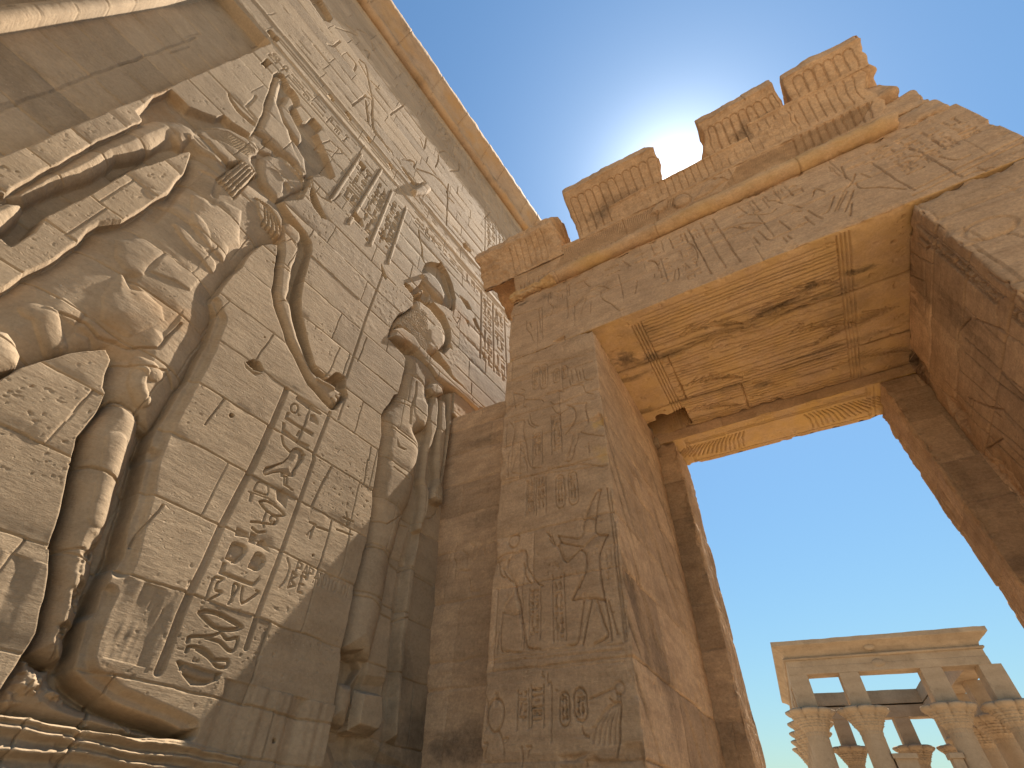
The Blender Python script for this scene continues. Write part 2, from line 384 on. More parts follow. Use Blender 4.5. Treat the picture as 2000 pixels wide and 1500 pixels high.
LET = {'P': [[(0, 0), (0, 1), (.6, .9), (.6, .55), (0, .5)]], 'A': [[(0, 0), (.4, 1), (.8, 0)], [(.15, .4), (.65, .4)]],
       'N': [[(0, 0), (0, 1), (.7, 0), (.7, 1)]], 'B': [[(0, 0), (0, 1), (.55, .85), (.1, .5), (.65, .25), (0, 0)]],
       'E': [[(.6, 0), (0, 0), (0, 1), (.6, 1)], [(0, .5), (.5, .5)]], 'T': [[(.35, 0), (.35, 1)], [(0, 1), (.7, 1)]],
       'O': [_arc(.35, .5, .35, .5, 0, 360, 10)], 'L': [[(0, 1), (0, 0), (.6, 0)]], 'I': [[(.2, 0), (.2, 1)]], 'H': [[(0, 0), (0, 1)], [(.6, 0), (.6, 1)], [(0, .5), (.6, .5)]]}
def letters(hf, txt, u, v, ht, dep, lw, adv=0.55):
    for ch in txt:
        for P in LET.get(ch, []): hf.groove([(u+a*ht*.6, v+b*ht) for a, b in P], lw, dep, warp=False)
        u += ht*adv
# ---------------------------------------------------------------- the pylon wall with its carved figures
pylon = tag(empty('pylon', (0, D0, 0)), 'towering sandstone temple pylon carved with a colossal striding god and a goddess', 'temple wall')
X0, X1, ZB, ZT = -2.0, 10.0, 1.2, 14.55
def zaxis():
    z = ZB; out = [z]
    while z < ZT:
        h = z-EYE; r2 = D0*D0+h*h
        step = np.clip(0.56*r2/(473.0*D0), 0.0034, 0.026); z += step; out.append(z)
    out[-1] = ZT; return np.array(out)
us = np.concatenate([np.arange(X0, -0.9, 0.008), np.arange(-0.9, 0.2, 0.0052), np.arange(0.2, 3.15, 0.0036), np.arange(3.15, 5.2, 0.011), np.arange(5.2, X1+0.01, 0.035)])
hf = HF(us, zaxis(), seed=3, warp=0.007, wfreq=6.0)
# outlines, in photograph pixels
KING = [(277,234),(264,216),(300,185),(332,172),(350,188),(370,208),(392,217),(404,221),(424,228),(436,222),(452,236),(470,248),(488,260),(498,248),(510,220),(516,200),(526,168),(534,143),(541,139),(553,144),(562,160),(566,170),(575,177),(585,195),(586,208),(578,212),(590,236),(598,236),(607,229),(613,229),(618,236),(628,247),(629,253),(620,262),(632,285),(640,304),(650,330),(656,346),(646,352),(632,344),(612,346),(606,354),(600,372),(592,390),(568,392),(554,394),(566,412),(600,456),(610,476),(610,492),(604,512),(596,542),(588,582),(590,606),(594,622),(598,646),(606,680),(616,712),(622,721),(636,732),(640,740),(650,730),(654,726),(662,728),(674,736),(672,756),(680,772),(678,780),(668,788),(656,802),(646,801),(628,784),(600,752),(580,712),(556,664),(544,626),(534,598),(530,570),(534,530),(540,490),(540,479),(528,476),(512,478),(486,500),(474,520),(454,542),(436,560),(418,588),(430,612),(426,620),(416,654),(400,692),(372,744),(356,766),(328,820),(320,830),(308,850),(296,900),(286,940),(280,960),(266,1012),(258,1052),(248,1088),(236,1108),(226,1112),(208,1160),(196,1196),(180,1210),(170,1246),(160,1280),(154,1300),(160,1312),(192,1340),(202,1346),(230,1366),(260,1380),(300,1396),(340,1412),(360,1422),(390,1420),(384,1440),(370,1450),(318,1446),(200,1440),(146,1426),(0,1404),(-80,1392),(-80,380),(0,374),(20,360),(140,290),(248,240)]
KING[72:72] = []
ISL1 = [(277,234),(262,218),(240,211),(131,256),(55,288),(0,312),(-80,345),(-80,400),(0,374),(6,377),(18,370),(80,334),(138,300),(176,280),(196,270),(248,248)]
ISL2 = [(372,300),(360,332),(328,374),(304,385),(236,429),(192,430),(172,444),(160,460),(154,470),(120,492),(84,512),(46,532),(10,556),(-80,592),(-80,500),(0,466),(12,478),(20,482),(70,452),(90,424),(180,380),(256,334),(318,313),(370,297)]
ISL3 = [(213,700),(205,683),(160,688),(85,705),(40,720),(0,745),(-80,785),(-80,1390),(0,1345),(48,1270),(65,1240),(85,1150),(97,1060),(120,960),(138,900),(150,850),(190,800),(205,765),(200,755)]
def carve(P, dep, bev, islands=()):
    S, d = hf.sd(pw(P))
    for I in islands:
        S2, d2 = hf.sd(pw(I))
        # island windows are clipped to the same arrays
        full = np.full(hf.h.shape, -9.0, F32); full[S2] = d2
        d = np.minimum(d, -full[S])
    dv = dep*(1-.45*sstep(5.0, 6.2, hf.V[S])) if dep > .13 else dep
    hf.h[S] = np.where(d > 0, np.minimum(hf.h[S], -dv*sstep(0, 1, d/bev)), hf.h[S])
    return S, d
LKING = np.zeros(hf.h.shape, np.int8)
S, d = carve(KING, 0.150, 0.030, (ISL1, ISL2, ISL3)); LKING[S][...] = 0
lab = np.zeros(hf.h.shape, np.int8); t_ = lab[S]; t_[d > 0] = 1; lab[S] = t_
# soft hollow beside the right leg, where the wall was cut back at a slant
for P, wd, dp in (([(418,588),(428,616),(400,692),(356,766),(320,830),(300,880)], .06, .035), ([(300,880),(280,960),(258,1052),(236,1108)], .055, .032), ([(208,1160),(180,1210),(160,1290),(168,1318),(230,1366),(300,1396),(370,1424)], .05, .03)):
    hf.groove(pw(P), wd, dp)
# --- the god's body
TORSO = [(300,232),(345,232),(376,246),(402,268),(425,292),(450,330),(480,350),(512,372),(545,398),(560,425),(556,450),(540,478),(512,480),(486,502),(474,522),(454,544),(436,562),(418,590),(424,612),(408,652),(392,690),(362,742),(342,770),(318,812),(300,838),(270,832),(252,806),(206,782),(203,768),(200,755),(213,700),(205,683),(160,688),(85,705),(40,720),(-80,770),(-80,605),(0,566),(46,536),(120,496),(156,474),(174,448),(236,434),(304,388),(330,376),(362,334),(374,300),(352,286),(316,290)]
hf.bulge(pw(TORSO, -.06), -0.135, 0.126, 0.30, 2.0)
hf.bulge(pw([(0,376),(18,371),(80,335),(138,301),(176,281),(248,249),(276,236),(300,230),(340,231),(372,248),(392,272),(384,284),(358,290),(338,276),(316,287),(300,297),(268,307),(232,312),(222,322),(192,340),(146,356),(92,380),(56,398),(20,398),(-80,430),(-80,404)], -.04), -0.14, 0.142, 0.125, 2.0)
hf.bulge(pw([(-80,410),(0,386),(40,391),(53,402),(40,424),(16,444),(0,458),(-80,480)]), -0.13, 0.150, 0.10, 2.4)
# scars of the chest and belly: sheets of the old surface standing a finger proud of the weathered stone
def sheet(P, up, R=0.02, soft=None):
    S, d = hf.sd(pw(P, -.015)); k = np.clip(d/R, 0, 1); hf.h[S] += np.where(d > 0, up*np.sqrt(np.clip(1-(1-k)**2, 0, 1)), 0).astype(F32)
sheet(px5(400,300,[(-120,380),(0,440),(60,510),(160,470),(350,560),(340,680),(350,760),(350,880),(230,910),(220,960),(190,1060),(0,900),(-150,700)]), .020, .06)
sheet(px5(0,300,[(1150,820),(1420,820),(1610,960),(1450,1110),(1390,1200),(1200,1140),(1120,1000)]), .011, .05)
sheet(px5(0,300,[(1450,1160),(1620,970),(1950,1230),(1850,1340),(1700,1250)]), .010, .02)
sheet(px5(0,300,[(1180,1150),(1220,1230),(1260,1330),(1400,1360),(1560,1500),(1590,1640),(1280,1780),(1000,1620),(1000,1400)]), .020, .16)
sheet(px5(0,600,[(620,-100),(860,60),(740,180),(430,0)]), .010, .03)
sheet(px5(0,600,[(880,70),(960,130),(1010,180),(1200,300),(1000,370),(880,250),(770,190)]), .010, .03)
sheet(px5(0,600,[(620,370),(750,240),(900,280),(950,380),(850,450),(700,450)]), .012, .06)
hf.bulge(pw([(-80,640),(0,641),(20,646),(36,668),(45,692),(36,712),(0,724),(-80,760)]), -0.05, 0.075, 0.09, 2.2)
for P, wd, h_ in (([(74,606),(90,614),(98,636),(106,652),(116,668)], .06, .020), ([(278,706),(296,716),(306,728)], .05, .022), ([(278,724),(274,748),(288,776)], .045, .024), ([(376,268),(400,290),(424,306),(444,318)], .035, .02), ([(300,380),(350,400),(390,440),(400,480)], .05, .010)):
    hf.ridge(smooth(pw(P)), wd, h_)
sheet(smooth([(336,436),(354,444),(400,492),(422,514),(423,528),(412,530),(374,490),(346,456)], 3), .016, .03)
hf.groove(pw([(360,350),(330,390),(300,420)]), .05, .02); hf.groove(pw([(400,330),(430,350),(420,380)]), .03, .012)
hf.dig(pw(px5(0,300,[(1200,1150),(1320,1160),(1390,1200),(1330,1260),(1400,1350),(1270,1340),(1220,1240)])), 0.022, 0.03)
hf.dig(pw([(300,640),(362,600),(350,640),(326,672)]), 0.018, 0.05)
# hem of the kilt, legs
hf.groove(pw([(120,610),(172,628),(200,652),(240,662),(258,674),(312,678),(356,630)]), .012, .018)
hf.groove(pw([(215,697),(290,715),(330,718),(350,748)]), .010, .014); hf.groove(pw([(208,785),(260,795),(300,833)]), .010, .015)
LEG = [(212,786),(232,790),(254,804),(266,816),(268,836),(260,870),(250,900),(240,932),(236,944),(220,990),(208,1030),(198,1060),(186,1074),(182,1090),(176,1124),(162,1166),(152,1198),(140,1230),(128,1244),(121,1254),(120,1276),(112,1300),(80,1300),(46,1284),(64,1246),(86,1156),(98,1064),(122,962),(140,902),(152,852),(190,806)]
S, d = hf.sd(pw(LEG, -.10)); d = np.where(lab[S] == 1, d, -1.0)
leg_prof = np.sqrt(np.clip(1-(1-np.clip(d/0.105, 0, 1))**2, 0, 1))
hf.h[S] = np.where(d > 0, -0.135+0.130*leg_prof, hf.h[S])
hf.groove(pw([(138,904),(180,908),(210,922),(236,938)]), .010, .016); hf.groove(pw([(97,1070),(130,1072),(168,1072)]), .008, .012)
hf.ridge(pw([(230,860),(214,940),(196,1010)]), .05, .010)
for P in ([(186,1060),(198,1056),(192,1086),(180,1090)], [(124,1218),(142,1212),(138,1236),(122,1236)], [(112,1262),(120,1254),(118,1290),(110,1284)]): hf.dig(pw(P), .03, .01)
FOOT = [(46,1284),(80,1300),(112,1300),(104,1322),(122,1352),(140,1366),(168,1380),(190,1386),(250,1412),(318,1436),(318,1446),(200,1440),(146,1426),(0,1404),(-80,1392),(-80,1400),(0,1345)]
hf.bulge(pw(FOOT, -.05), -0.14, 0.10, 0.09)
S, d = hf.sd(pw(FOOT, -.05)); hf.h[S] += np.where(d > 0, np.clip(fbm2(hf.U[S]*14, hf.V[S]*14, 77, 4)-0.12, 0, 1)*0.10, 0).astype(F32)
# broken right edge of the leg
for a in ([(190,1064),(150,1204)], [(148,1206),(118,1290)]):
    S, d = hf.ld(pw(a), 0.06); hf.h[S] -= 0.06*np.exp(-(d/0.03)**2)*np.clip(fbm2(hf.U[S]*16, hf.V[S]*16, 5, 3)*2, 0, 1)
# hanging arm and fist with the staff
ARM = [(540,440),(556,434),(570,444),(586,460),(588,476),(582,484),(584,493),(578,512),(572,532),(566,556),(564,576),(560,588),(567,600),(572,630),(580,660),(594,694),(602,714),(608,726),(622,741),(640,750),(654,762),(668,771),(664,785),(653,800),(641,796),(628,782),(600,750),(581,710),(557,662),(546,626),(536,598),(532,570),(536,530),(542,490)]
S, d = hf.sd(pw(ARM, -.045)); d = np.where(lab[S] == 1, d, -1.0); t = np.clip(d/0.062, 0, 1)
hf.h[S] = np.where(d > 0, -0.125+0.122*np.sqrt(np.clip(1-(1-t)**2, 0, 1)), hf.h[S])
for P in ([(533,512),(550,519),(572,533)], [(534,584),(548,588),(560,587)], [(571,686),(580,690)], [(548,472),(570,466),(582,484)]): hf.groove(pw(P), .008, .012)
for k in range(4):
    a = px5(400,600,[(1205+k*34, 905-k*26+k*8),(1285+k*20, 1000-k*38)]); hf.groove(pw(a), .010, .02)
hf.ridge(pw(px5(400,600,[(1100,700),(1180,740),(1250,790)])), .018, .02); hf.groove(pw(px5(400,600,[(1040,710),(1090,780),(1115,850)])), .012, .02)
hf.sink(pw(px5(400,600,[(1160,660),(1200,690),(1255,640),(1310,640),(1375,690),(1370,790),(1240,760),(1140,700)])), .09, .02)
# --- head: striped headcloth, lappets, face, crown
hf.bulge(pw([(376,252),(390,244),(420,240),(445,244),(468,256),(500,272),(512,292),(506,300),(500,304),(497,316),(503,326),(510,340),(506,344),(494,332),(472,318),(450,316),(424,296),(400,268)]), -0.10, 0.088, 0.06)
for k in range(9):
    r = k/8.0
    hf.groove(pw([(384+14*r, 250+2*r+14*r),(412+18*r, 248+22*r),(446+14*r, 256+30*r),(478+6*r, 276+26*r),(505-9*r, 297+9*r)]), .009, .014, warp=False)
L1 = [(424,352),(470,316),(484,326),(498,342),(476,366),(454,389),(438,372)]
hf.bulge(pw(L1, -.025), -0.05, 0.064, 0.025)
for k in range(6):
    r = k/5.0; a = (424+30*r, 352+37*r); b = (470+28*r, 316+26*r)
    hf.groove(pw([a, b], -.025), .013, .022, warp=False)
for r in (.05, .11, .17, .42, .86, .93): hf.groove(pw([(424+46*r, 352-36*r),(454+44*r, 389-47*r)]), .007, .010, warp=False)
L2 = [(496,384),(520,398),(540,416),(550,432),(549,452),(547,470),(512,440),(500,420)]
hf.bulge(pw(L2, -.025), -0.06, 0.066, 0.025)
for k in range(5):
    r = k/4.0
    hf.groove(pw([(500+22*r, 386+14*r),(516+22*r, 402+20*r),(517+30*r, 425+18*r),(514+34*r, 438+26*r)]), .013, .024, warp=False)
for r in (0, 1, 2, 3): hf.groove(pw([(513+2*r, 440-5*r),(530+2*r, 454-5*r),(546+1*r, 469-7*r)]), .006, .010, warp=False)
hf.bulge(pw([(480,368),(492,372),(500,390),(498,408),(486,400),(476,384)]), -0.07, 0.05, 0.04)
FACE = [(508,304),(524,300),(545,304),(566,318),(584,334),(594,350),(594,366),(584,372),(572,376),(556,388),(543,392),(530,378),(512,356),(508,344),(505,330)]
hf.bulge(pw(FACE, -.025), -0.09, 0.072, 0.08)
for a in ([(530,326),(544,333),(556,352)],): hf.ridge(pw(a), .010, .009, warp=False)
hf.dig(pw([(556,352),(566,356),(572,372),(560,380),(552,372)]), .03, .03)
hf.ridge(pw([(560,318),(576,334),(592,352),(596,366),(590,378)]), .012, .018)
hf.ridge(pw([(546,300),(560,314),(576,332),(590,350),(602,362),(606,364),(604,356),(596,346)]), .010, .022)
C1 = [(498,254),(511,221),(518,200),(528,170),(536,146),(554,158),(546,186),(544,205),(552,228),(557,243),(566,256),(572,280),(580,300),(592,322),(596,338),(580,326),(560,306),(540,292),(520,272)]
hf.bulge(pw(C1, -.025), -0.085, 0.082, 0.085)
hf.bulge(pw([(546,206),(556,192),(558,181),(572,190),(578,206),(570,216),(580,240),(592,262),(594,274),(588,280),(574,262),(560,240),(549,222)]), -0.08, 0.07, 0.05)
hf.bulge(pw([(566,262),(584,284),(600,310),(604,340),(594,344),(580,322),(568,296)]), -0.085, 0.075, 0.06)
hf.groove(pw([(497,252),(520,270),(545,290),(575,318),(592,338)]), .010, .02)
hf.bulge(pw([(484,262),(498,256),(520,268),(516,278),(540,292),(536,300),(508,288)]), -0.07, 0.04, 0.03)
hf.sink(pw([(598,240),(610,250),(622,264),(632,288),(640,306),(632,316),(606,312),(594,284)]), .085, .03)
hf.bulge(pw(px5(400,300,[(1040,200),(1110,180),(1230,270),(1200,320),(1130,300)])), -0.06, 0.05, 0.03)
hf.sink(pw([(608,362),(616,376),(624,398),(638,424),(640,429),(628,426),(612,404),(604,380)]), .11, .012)
hf.groove(pw([(608,348),(610,364),(626,384),(646,395),(656,388),(665,378)]), .012, .015)
hf.groove(pw([(622,285),(644,274),(653,283),(664,292),(668,299),(650,298),(628,290)]), .012, .016)
# staff, armpit notch, sceptre hook, horizontal line from crown
hf.groove(pw([(749,531),(714,624),(676,738)]), .016, .016, warp=False); hf.groove(pw([(676,775),(660,820)]), .012, .012)
hf.sink(pw([(744,514),(750,528),(756,544),(752,546),(746,536)]), .05, .01)
hf.sink(pw(px5(400,0,[(220,910),(235,905),(270,980),(330,1060),(420,1140),(500,1200),(490,1240),(430,1200),(320,1100),(240,980)])), .035, .012)
hf.groove(pw(px5(400,0,[(500,940),(400,1040),(500,1160)])), .018, .012)
hf.sink(pw(px5(400,0,[(545,615),(605,570),(660,620),(595,665)])), .18, .01)
hf.sink(pw(px5(400,0,[(605,300),(635,285),(735,385),(690,415),(650,385)])), .16, .01)
hf.dig(pw(px5(400,0,[(610,250),(640,380),(610,380),(300,0),(330,-40)])), .0, .01)
# --- flag-mast niche on the left, with a round moulding at its far edge
nch = [(-1.95, 0.9), (-0.885, 0.9), (-0.885, 8.72), (-1.95, 8.72)]
S, d = hf.sd(nch)
xx = hf.U[S]; niche_h = -0.145+0*xx
tor = np.where(np.abs(xx+1.585) < 0.056, -0.07+np.sqrt(np.clip(0.056**2-(xx+1.585)**2, 0, 1)), -9)
nh = np.maximum(niche_h, tor)
nin = (d > 0) & (lab[S] == 0)
hf.h[S] = np.where(nin, np.minimum(0.02, np.where(tor > -8, nh, -0.145*sstep(0, 0.03, d)-0.10*sstep(-1.64, -1.70, xx))), hf.h[S])
for P in ([(0,192),(66,170),(212,118),(400,55)],): hf.groove(pw(P), .012, .012)
# --- the goddess
GODD = [(757,660),(760,642),(768,626),(780,611),(806,597),(807,580),(800,570),(788,556),(792,552),(800,556),(810,567),(818,575),(826,570),(846,590),(868,614),(880,640),(882,660),(880,680),(868,692),(856,684),(866,700),(880,718),(884,732),(902,750),(930,780),(948,796),(960,812),(920,830),(900,850),(892,900),(886,1000),(880,1100),(872,1260),(862,1500),(840,1560),(620,1560),(630,1490),(645,1412),(650,1392),(662,1320),(668,1268),(682,1200),(692,1148),(700,1110),(716,1052),(724,1010),(727,984),(728,962),(730,950),(736,910),(738,884),(740,868),(744,848),(743,832),(744,814),(750,800),(762,786),(768,772),(776,768),(782,750),(789,720),(791,700),(788,694),(768,672)]
GISL = [(888,766),(912,784),(932,802),(896,818),(886,806)]
S, d = carve(GODD, 0.115, 0.022, (GISL,)); t_ = lab[S]; t_[d > 0] = 2; lab[S] = t_
WIG = [(764,645),(770,628),(783,614),(806,600),(810,590),(818,584),(830,594),(847,606),(861,623),(868,640),(872,655),(873,664),(869,676),(861,684),(847,692),(838,690),(832,704),(820,694),(806,668),(792,646),(778,641)]
hf.bulge(pw(WIG, -.025), -0.11, 0.10, 0.075)
S, d = hf.sd(pw([(764,645),(770,628),(783,614),(806,600),(824,600),(836,612),(838,640),(832,700),(822,696),(808,668),(792,646),(778,641)]))
vor = np.abs(np.sin(hf.U[S]*130+6*vn2(hf.U[S]*9, hf.V[S]*9, 4))*np.sin(hf.V[S]*85+6*vn2(hf.U[S]*9, hf.V[S]*9, 8)))
hf.h[S] += np.where(d > 0.01, 0.014*vor-0.006, 0).astype(F32)
for k in range(8): hf.groove(pw([(806+3*k, 608+2*k),(815+3*k, 622+3.6*k),(818+2.4*k, 640+4*k)]), .008, .008)
hf.bulge(pw([(838,640),(850,632),(862,640),(869,656),(868,672),(858,682),(846,686),(836,672)]), -0.04, 0.045, 0.06)
for P in ([(824,572),(834,584),(846,598),(860,618),(868,636),(876,664),(882,680)],):
    for k in range(14): pass
    hf.groove(pw(P), .03, .05)
TOR = [(790,690),(806,690),(820,700),(838,716),(852,738),(872,756),(868,770),(850,770),(838,756),(834,770),(839,790),(838,815),(838,832),(830,836),(812,848),(820,868),(821,884),(818,904),(812,950),(802,985),(790,1012),(768,1090),(752,1186),(727,1294),(672,1266),(684,1200),(694,1148),(702,1110),(718,1052),(726,1010),(729,984),(731,952),(738,908),(741,866),(746,848),(745,816),(752,801),(764,787),(771,773),(779,768),(785,748),(792,716)]
S, d = hf.sd(pw(TOR, -.04)); d = np.where(lab[S] == 2, d, -1.0); t = np.clip(d/0.15, 0, 1)
hf.h[S] = np.where(d > 0, -0.115+0.115*np.sqrt(np.clip(1-(1-t)**2, 0, 1)), hf.h[S])
hf.bulge(pw([(806,772),(826,772),(838,790),(838,812),(832,832),(818,824),(806,806)]), -0.03, 0.035, 0.06)
hf.bulge(pw([(836,758),(842,748),(852,746),(864,758),(867,770),(856,775),(846,772)]), -0.06, 0.075, 0.05)
hf.groove(pw([(814,748),(812,772),(804,800),(802,826)]), .02, .016); hf.groove(pw([(776,780),(800,794),(803,798)]), .008, .012)
hf.groove(pw([(766,834),(790,852),(821,876)]), .009, .014); hf.groove(pw([(770,912),(800,936)]), .009, .014)
hf.dig(pw([(776,856),(782,872),(796,878),(790,880),(776,874)]), .012, .01)
for k in range(5): hf.groove(pw([(803+2*k, 732-k),(818+2*k, 742+k),(834+1*k, 758+3*k)]), .006, .009, warp=False)
GARM = [(768,640),(784,638),(800,650),(809,657),(821,676),(839,694),(861,714),(883,738),(901,752),(926,777),(950,800),(934,806),(910,784),(890,766),(870,753),(850,739),(836,717),(828,709),(812,687),(796,675),(780,667),(759,660)]
S, d = hf.sd(pw(GARM)); t = np.clip(d/0.06, 0, 1)
hf.h[S] = np.where(d > 0, -0.10+0.125*np.sqrt(np.clip(1-(1-t)**2, 0, 1)), hf.h[S])
hf.groove(pw([(838,694),(836,716)]), .008, .010); hf.groove(pw([(818,676),(812,688)]), .006, .008)
hf.bulge(pw([(848,771),(859,770),(861,800),(859,832),(852,858),(844,890),(838,930),(845,962),(843,1000),(830,1040),(820,1032),(824,1000),(828,960),(826,930),(832,880),(840,840),(838,810)]), -0.10, 0.085, 0.05)
hf.bulge(pw([(862,776),(875,780),(877,840),(872,900),(866,934),(872,958),(872,980),(858,978),(848,970),(848,956),(856,932),(854,900),(858,840)]), -0.105, 0.09, 0.055)
for k in range(4): hf.groove(pw([(856+3.6*k, 952-k),(857+3.8*k, 974+k)]), .006, .012, warp=False)
hf.groove(pw([(850,980),(848,998),(856,1006),(868,996),(871,980)]), .010, .014)
hf.bulge(pw([(880,764),(888,766),(887,820),(876,900),(870,944),(866,944),(872,880)]), -0.10, 0.085, 0.035)
# folded hem strips beside her legs
def strip(P, h0, bev=0.02):
    S, d = hf.sd(pw(P)); hf.h[S] = np.where(d > 0, np.maximum(hf.h[S], -0.115+(h0+0.115)*sstep(0, 1, d/bev)), hf.h[S])
strip([(794,1000),(816,1026),(794,1112),(783,1204),(776,1300),(764,1480),(720,1560),(700,1480),(728,1296),(754,1186),(770,1090)], -0.075, .03)
strip([(826,1026),(845,1000),(868,1000),(838,1010),(826,1108),(814,1204),(806,1296),(796,1450),(774,1450),(782,1296),(790,1204),(803,1108)], -0.045, .05)
for P in ([(724,1012),(756,1022),(790,1004)], [(716,1060),(752,1074),(770,1092)], [(770,1092),(793,1112),(810,1106),(866,1138)], [(692,1154),(726,1168),(750,1188)], [(750,1188),(783,1206),(806,1204)], [(818,1028),(792,1020),(778,1004)]): hf.groove(pw(P), .008, .014)
hf.groove(pw([(779,980),(770,1010),(757,1070)]), .006, .008)
# broken leg and the squared patch stone
hf.dig(pw(px5(400,1200,[(1340,340),(1400,345),(1520,325),(1590,325),(1620,450),(1640,500),(1530,680),(1480,680),(1310,620)])), .075, .012)
hf.dig(pw(px5(400,1200,[(1600,560),(1880,600),(1880,1000),(1660,1200),(2200,1500),(1400,1500),(1240,1100),(1430,1100),(1500,700)])), .035, .05)
hf.bulge(pw(px5(400,1200,[(1320,630),(1480,680),(1480,860),(1420,1090),(1240,1050),(1290,800)])), -0.10, 0.095, 0.07)
PATCH = [(702,1345),(720,1347),(748,1353),(748,1410),(738,1434),(727,1434),(689,1423),(697,1370)]
S, d = hf.sd(pw(PATCH)); hf.h[S] = np.where(d > 0, -0.05+0.075*sstep(0, 1, d/.035), hf.h[S]); t_ = lab[S]; t_[d > 0] = 3; lab[S] = t_
# --- her crown: sun disk between cow horns, vulture cap
HRN = [(812,575),(806,566),(818,556),(826,544),(824,528),(830,514),(842,511),(856,514),(862,512),(872,526),(884,556),(890,582),(889,604),(882,608),(870,600),(852,592),(842,588),(834,580),(824,566)]
S, d = carve(HRN, 0.10, 0.012); t_ = lab[S]; t_[d > 0] = 2; lab[S] = t_
hf.bulge(pw([(828,530),(840,526),(853,536),(866,554),(876,577),(873,588),(857,577),(840,559),(830,544)]), -0.09, 0.075, 0.12)
hf.ridge(pw([(822,540),(832,556),(846,574),(842,586)]), .022, .05); hf.ridge(pw([(846,586),(862,594),(880,602),(886,596),(888,582),(880,556),(872,534)]), .024, .05)
hf.sink(pw([(789,554),(794,552),(806,566),(822,574),(824,584),(812,576),(802,572)]), .11, .01)
hf.groove(pw(px5(700,450,[(590,0),(600,90),(620,170),(625,270),(640,310)])), .02, .03)
hf.dig(pw([(824,568),(832,576),(850,600),(862,616),(870,634),(876,652),(882,682),(874,660),(862,632),(846,610),(830,590)]), .05, .008)
hf.groove(pw(px5(700,450,[(930,780),(920,840),(960,910),(990,860),(960,850)])), .010, .012); hf.groove(pw(px5(700,450,[(905,960),(930,1010),(980,1060)])), .010, .014)
# --- mouldings under the god's feet
for x0_, x1_, zs__ in ((-2.0, .885, (1.874, 1.836, 1.778, 1.72)), (.90, 1.62, (1.862, 1.826, 1.79, 1.73))):
    for z_ in zs__:
        P = [(x, z_+.006*math.sin(7*x+z_*50)) for x in np.linspace(x0_, x1_, 12)]
        S, d = hf.ld(P, .03); up_ = hf.wV[S]-z_
        hf.h[S] += (.026*np.exp(-(d/.011)**2)*(1+.5*fbm2(hf.U[S]*22, hf.V[S]*22, 81, 3))-.012*np.exp(-((up_+.024)/.012)**2)*(d < .05)).astype(F32)
hf.groove([(.892, 1.74), (.94, 1.98)], .008, .02)
# vertical tool-dressed flutes on the base blocks
S = hf.win(np.array(pw([(340,1300),(700,1560)])), 0); U, V = hf.U[S], hf.V[S]
m_ = sstep(2.62, 2.45, V)*sstep(1.2, 1.5, U)*sstep(2.30, 2.2, U)*(lab[S] == 0)
hf.h[S] += (m_*0.028*fbm2(U*9, V*0.5, 61, 3)).astype(F32)
S = hf.win(np.array(pw([(170,1100),(360,1320)])), 0); U, V = hf.U[S], hf.V[S]
m_ = sstep(2.50, 2.44, V)*sstep(2.04, 2.1, V)*sstep(.70, .78, U)*sstep(1.08, 1.02, U)*(lab[S] == 0)
hf.h[S] += (m_*0.020*(fbm2(U*11, V*2.2, 62, 3)+0.08)).astype(F32)
S = hf.win(np.array(pw([(-40,1060),(90,1290)])), 0); U, V = hf.U[S], hf.V[S]
m_ = sstep(2.48, 2.42, V)*(lab[S] == 0)*sstep(0.55, 0.45, U); hf.h[S] += (m_*0.016*(fbm2(U*8+V*2, V*1.2, 63, 3)+.08)).astype(F32)
# --- the tall text column between the two figures
COLA = [(560,760),(530,832),(496,906),(462,970),(430,1032),(400,1100),(372,1156),(352,1200),(330,1262),(310,1312)]
COLB = [(644,806),(612,888),(612,900),(584,980),(556,1060),(530,1128),(504,1196),(481,1266)]
hf.groove(pw(COLA), .024, .022, warp=False); hf.groove(pw(COLB), .017, .017, warp=False); hf.groove(pw([(646,912),(608,988)]), .012, .013)
def dig(P, dp=.020, b=.008): hf.dig(pw(P), dp*.7, b)
def gro(P, wd=.013, dp=.018): hf.groove(smooth(pw(P), 3) if len(P) > 3 else pw(P), wd*.66, dp*.75)
for P in (px5(400,600,[(880,870),(905,860),(1010,930),(1140,1040),(1130,1060),(1000,990),(880,900)]), px5(400,600,[(805,1025),(835,1035),(820,1080),(900,1140),(1060,1230),(1040,1265),(880,1160),(778,1095)]), px5(400,600,[(1030,1045),(1075,1050),(1105,1120),(1100,1155),(1015,1105)]), px5(400,600,[(755,1125),(785,1135),(775,1190),(900,1290),(1020,1350),(1000,1380),(860,1310),(740,1220)]), px5(400,600,[(915,1200),(940,1215),(905,1265),(880,1250)]), px5(400,600,[(900,1025),(935,1060),(905,1070)])): dig(P)
gro(hf.ell((575,798), 7, 9)); gro(px5(400,600,[(740,1260),(770,1350),(860,1430),(970,1445)]), .016, .022); gro(px5(400,600,[(670,1195),(860,1300),(1060,1430)]), .010, .014)
OWL = px5(400,900,[(570,100),(600,65),(640,60),(760,15),(820,-40),(850,-100),(890,-120),(950,-90),(960,-20),(930,30),(880,90),(870,140),(830,150),(740,110),(640,120),(590,130)])
S, d = hf.sd(pw(OWL)); hf.h[S] = np.where(d > 0, -0.014+0.013*np.clip(d/0.05, 0, 1), hf.h[S])
gro(OWL+OWL[:1], .010, .016); dig(px5(400,900,[(735,110),(770,120),(780,150),(810,150),(840,160),(790,165),(730,160)])); gro(px5(400,900,[(770,160),(765,230),(850,280)]), .012, .018); gro(px5(400,900,[(800,165),(790,220)]), .012, .018)
LOAF = px5(400,900,[(480,290),(500,235),(530,205),(580,205),(615,235),(612,330)]); gro(LOAF+LOAF[:1], .010, .016); dig(px5(400,900,[(700,280),(770,270),(820,340),(790,470),(700,380)]), .022, .02)
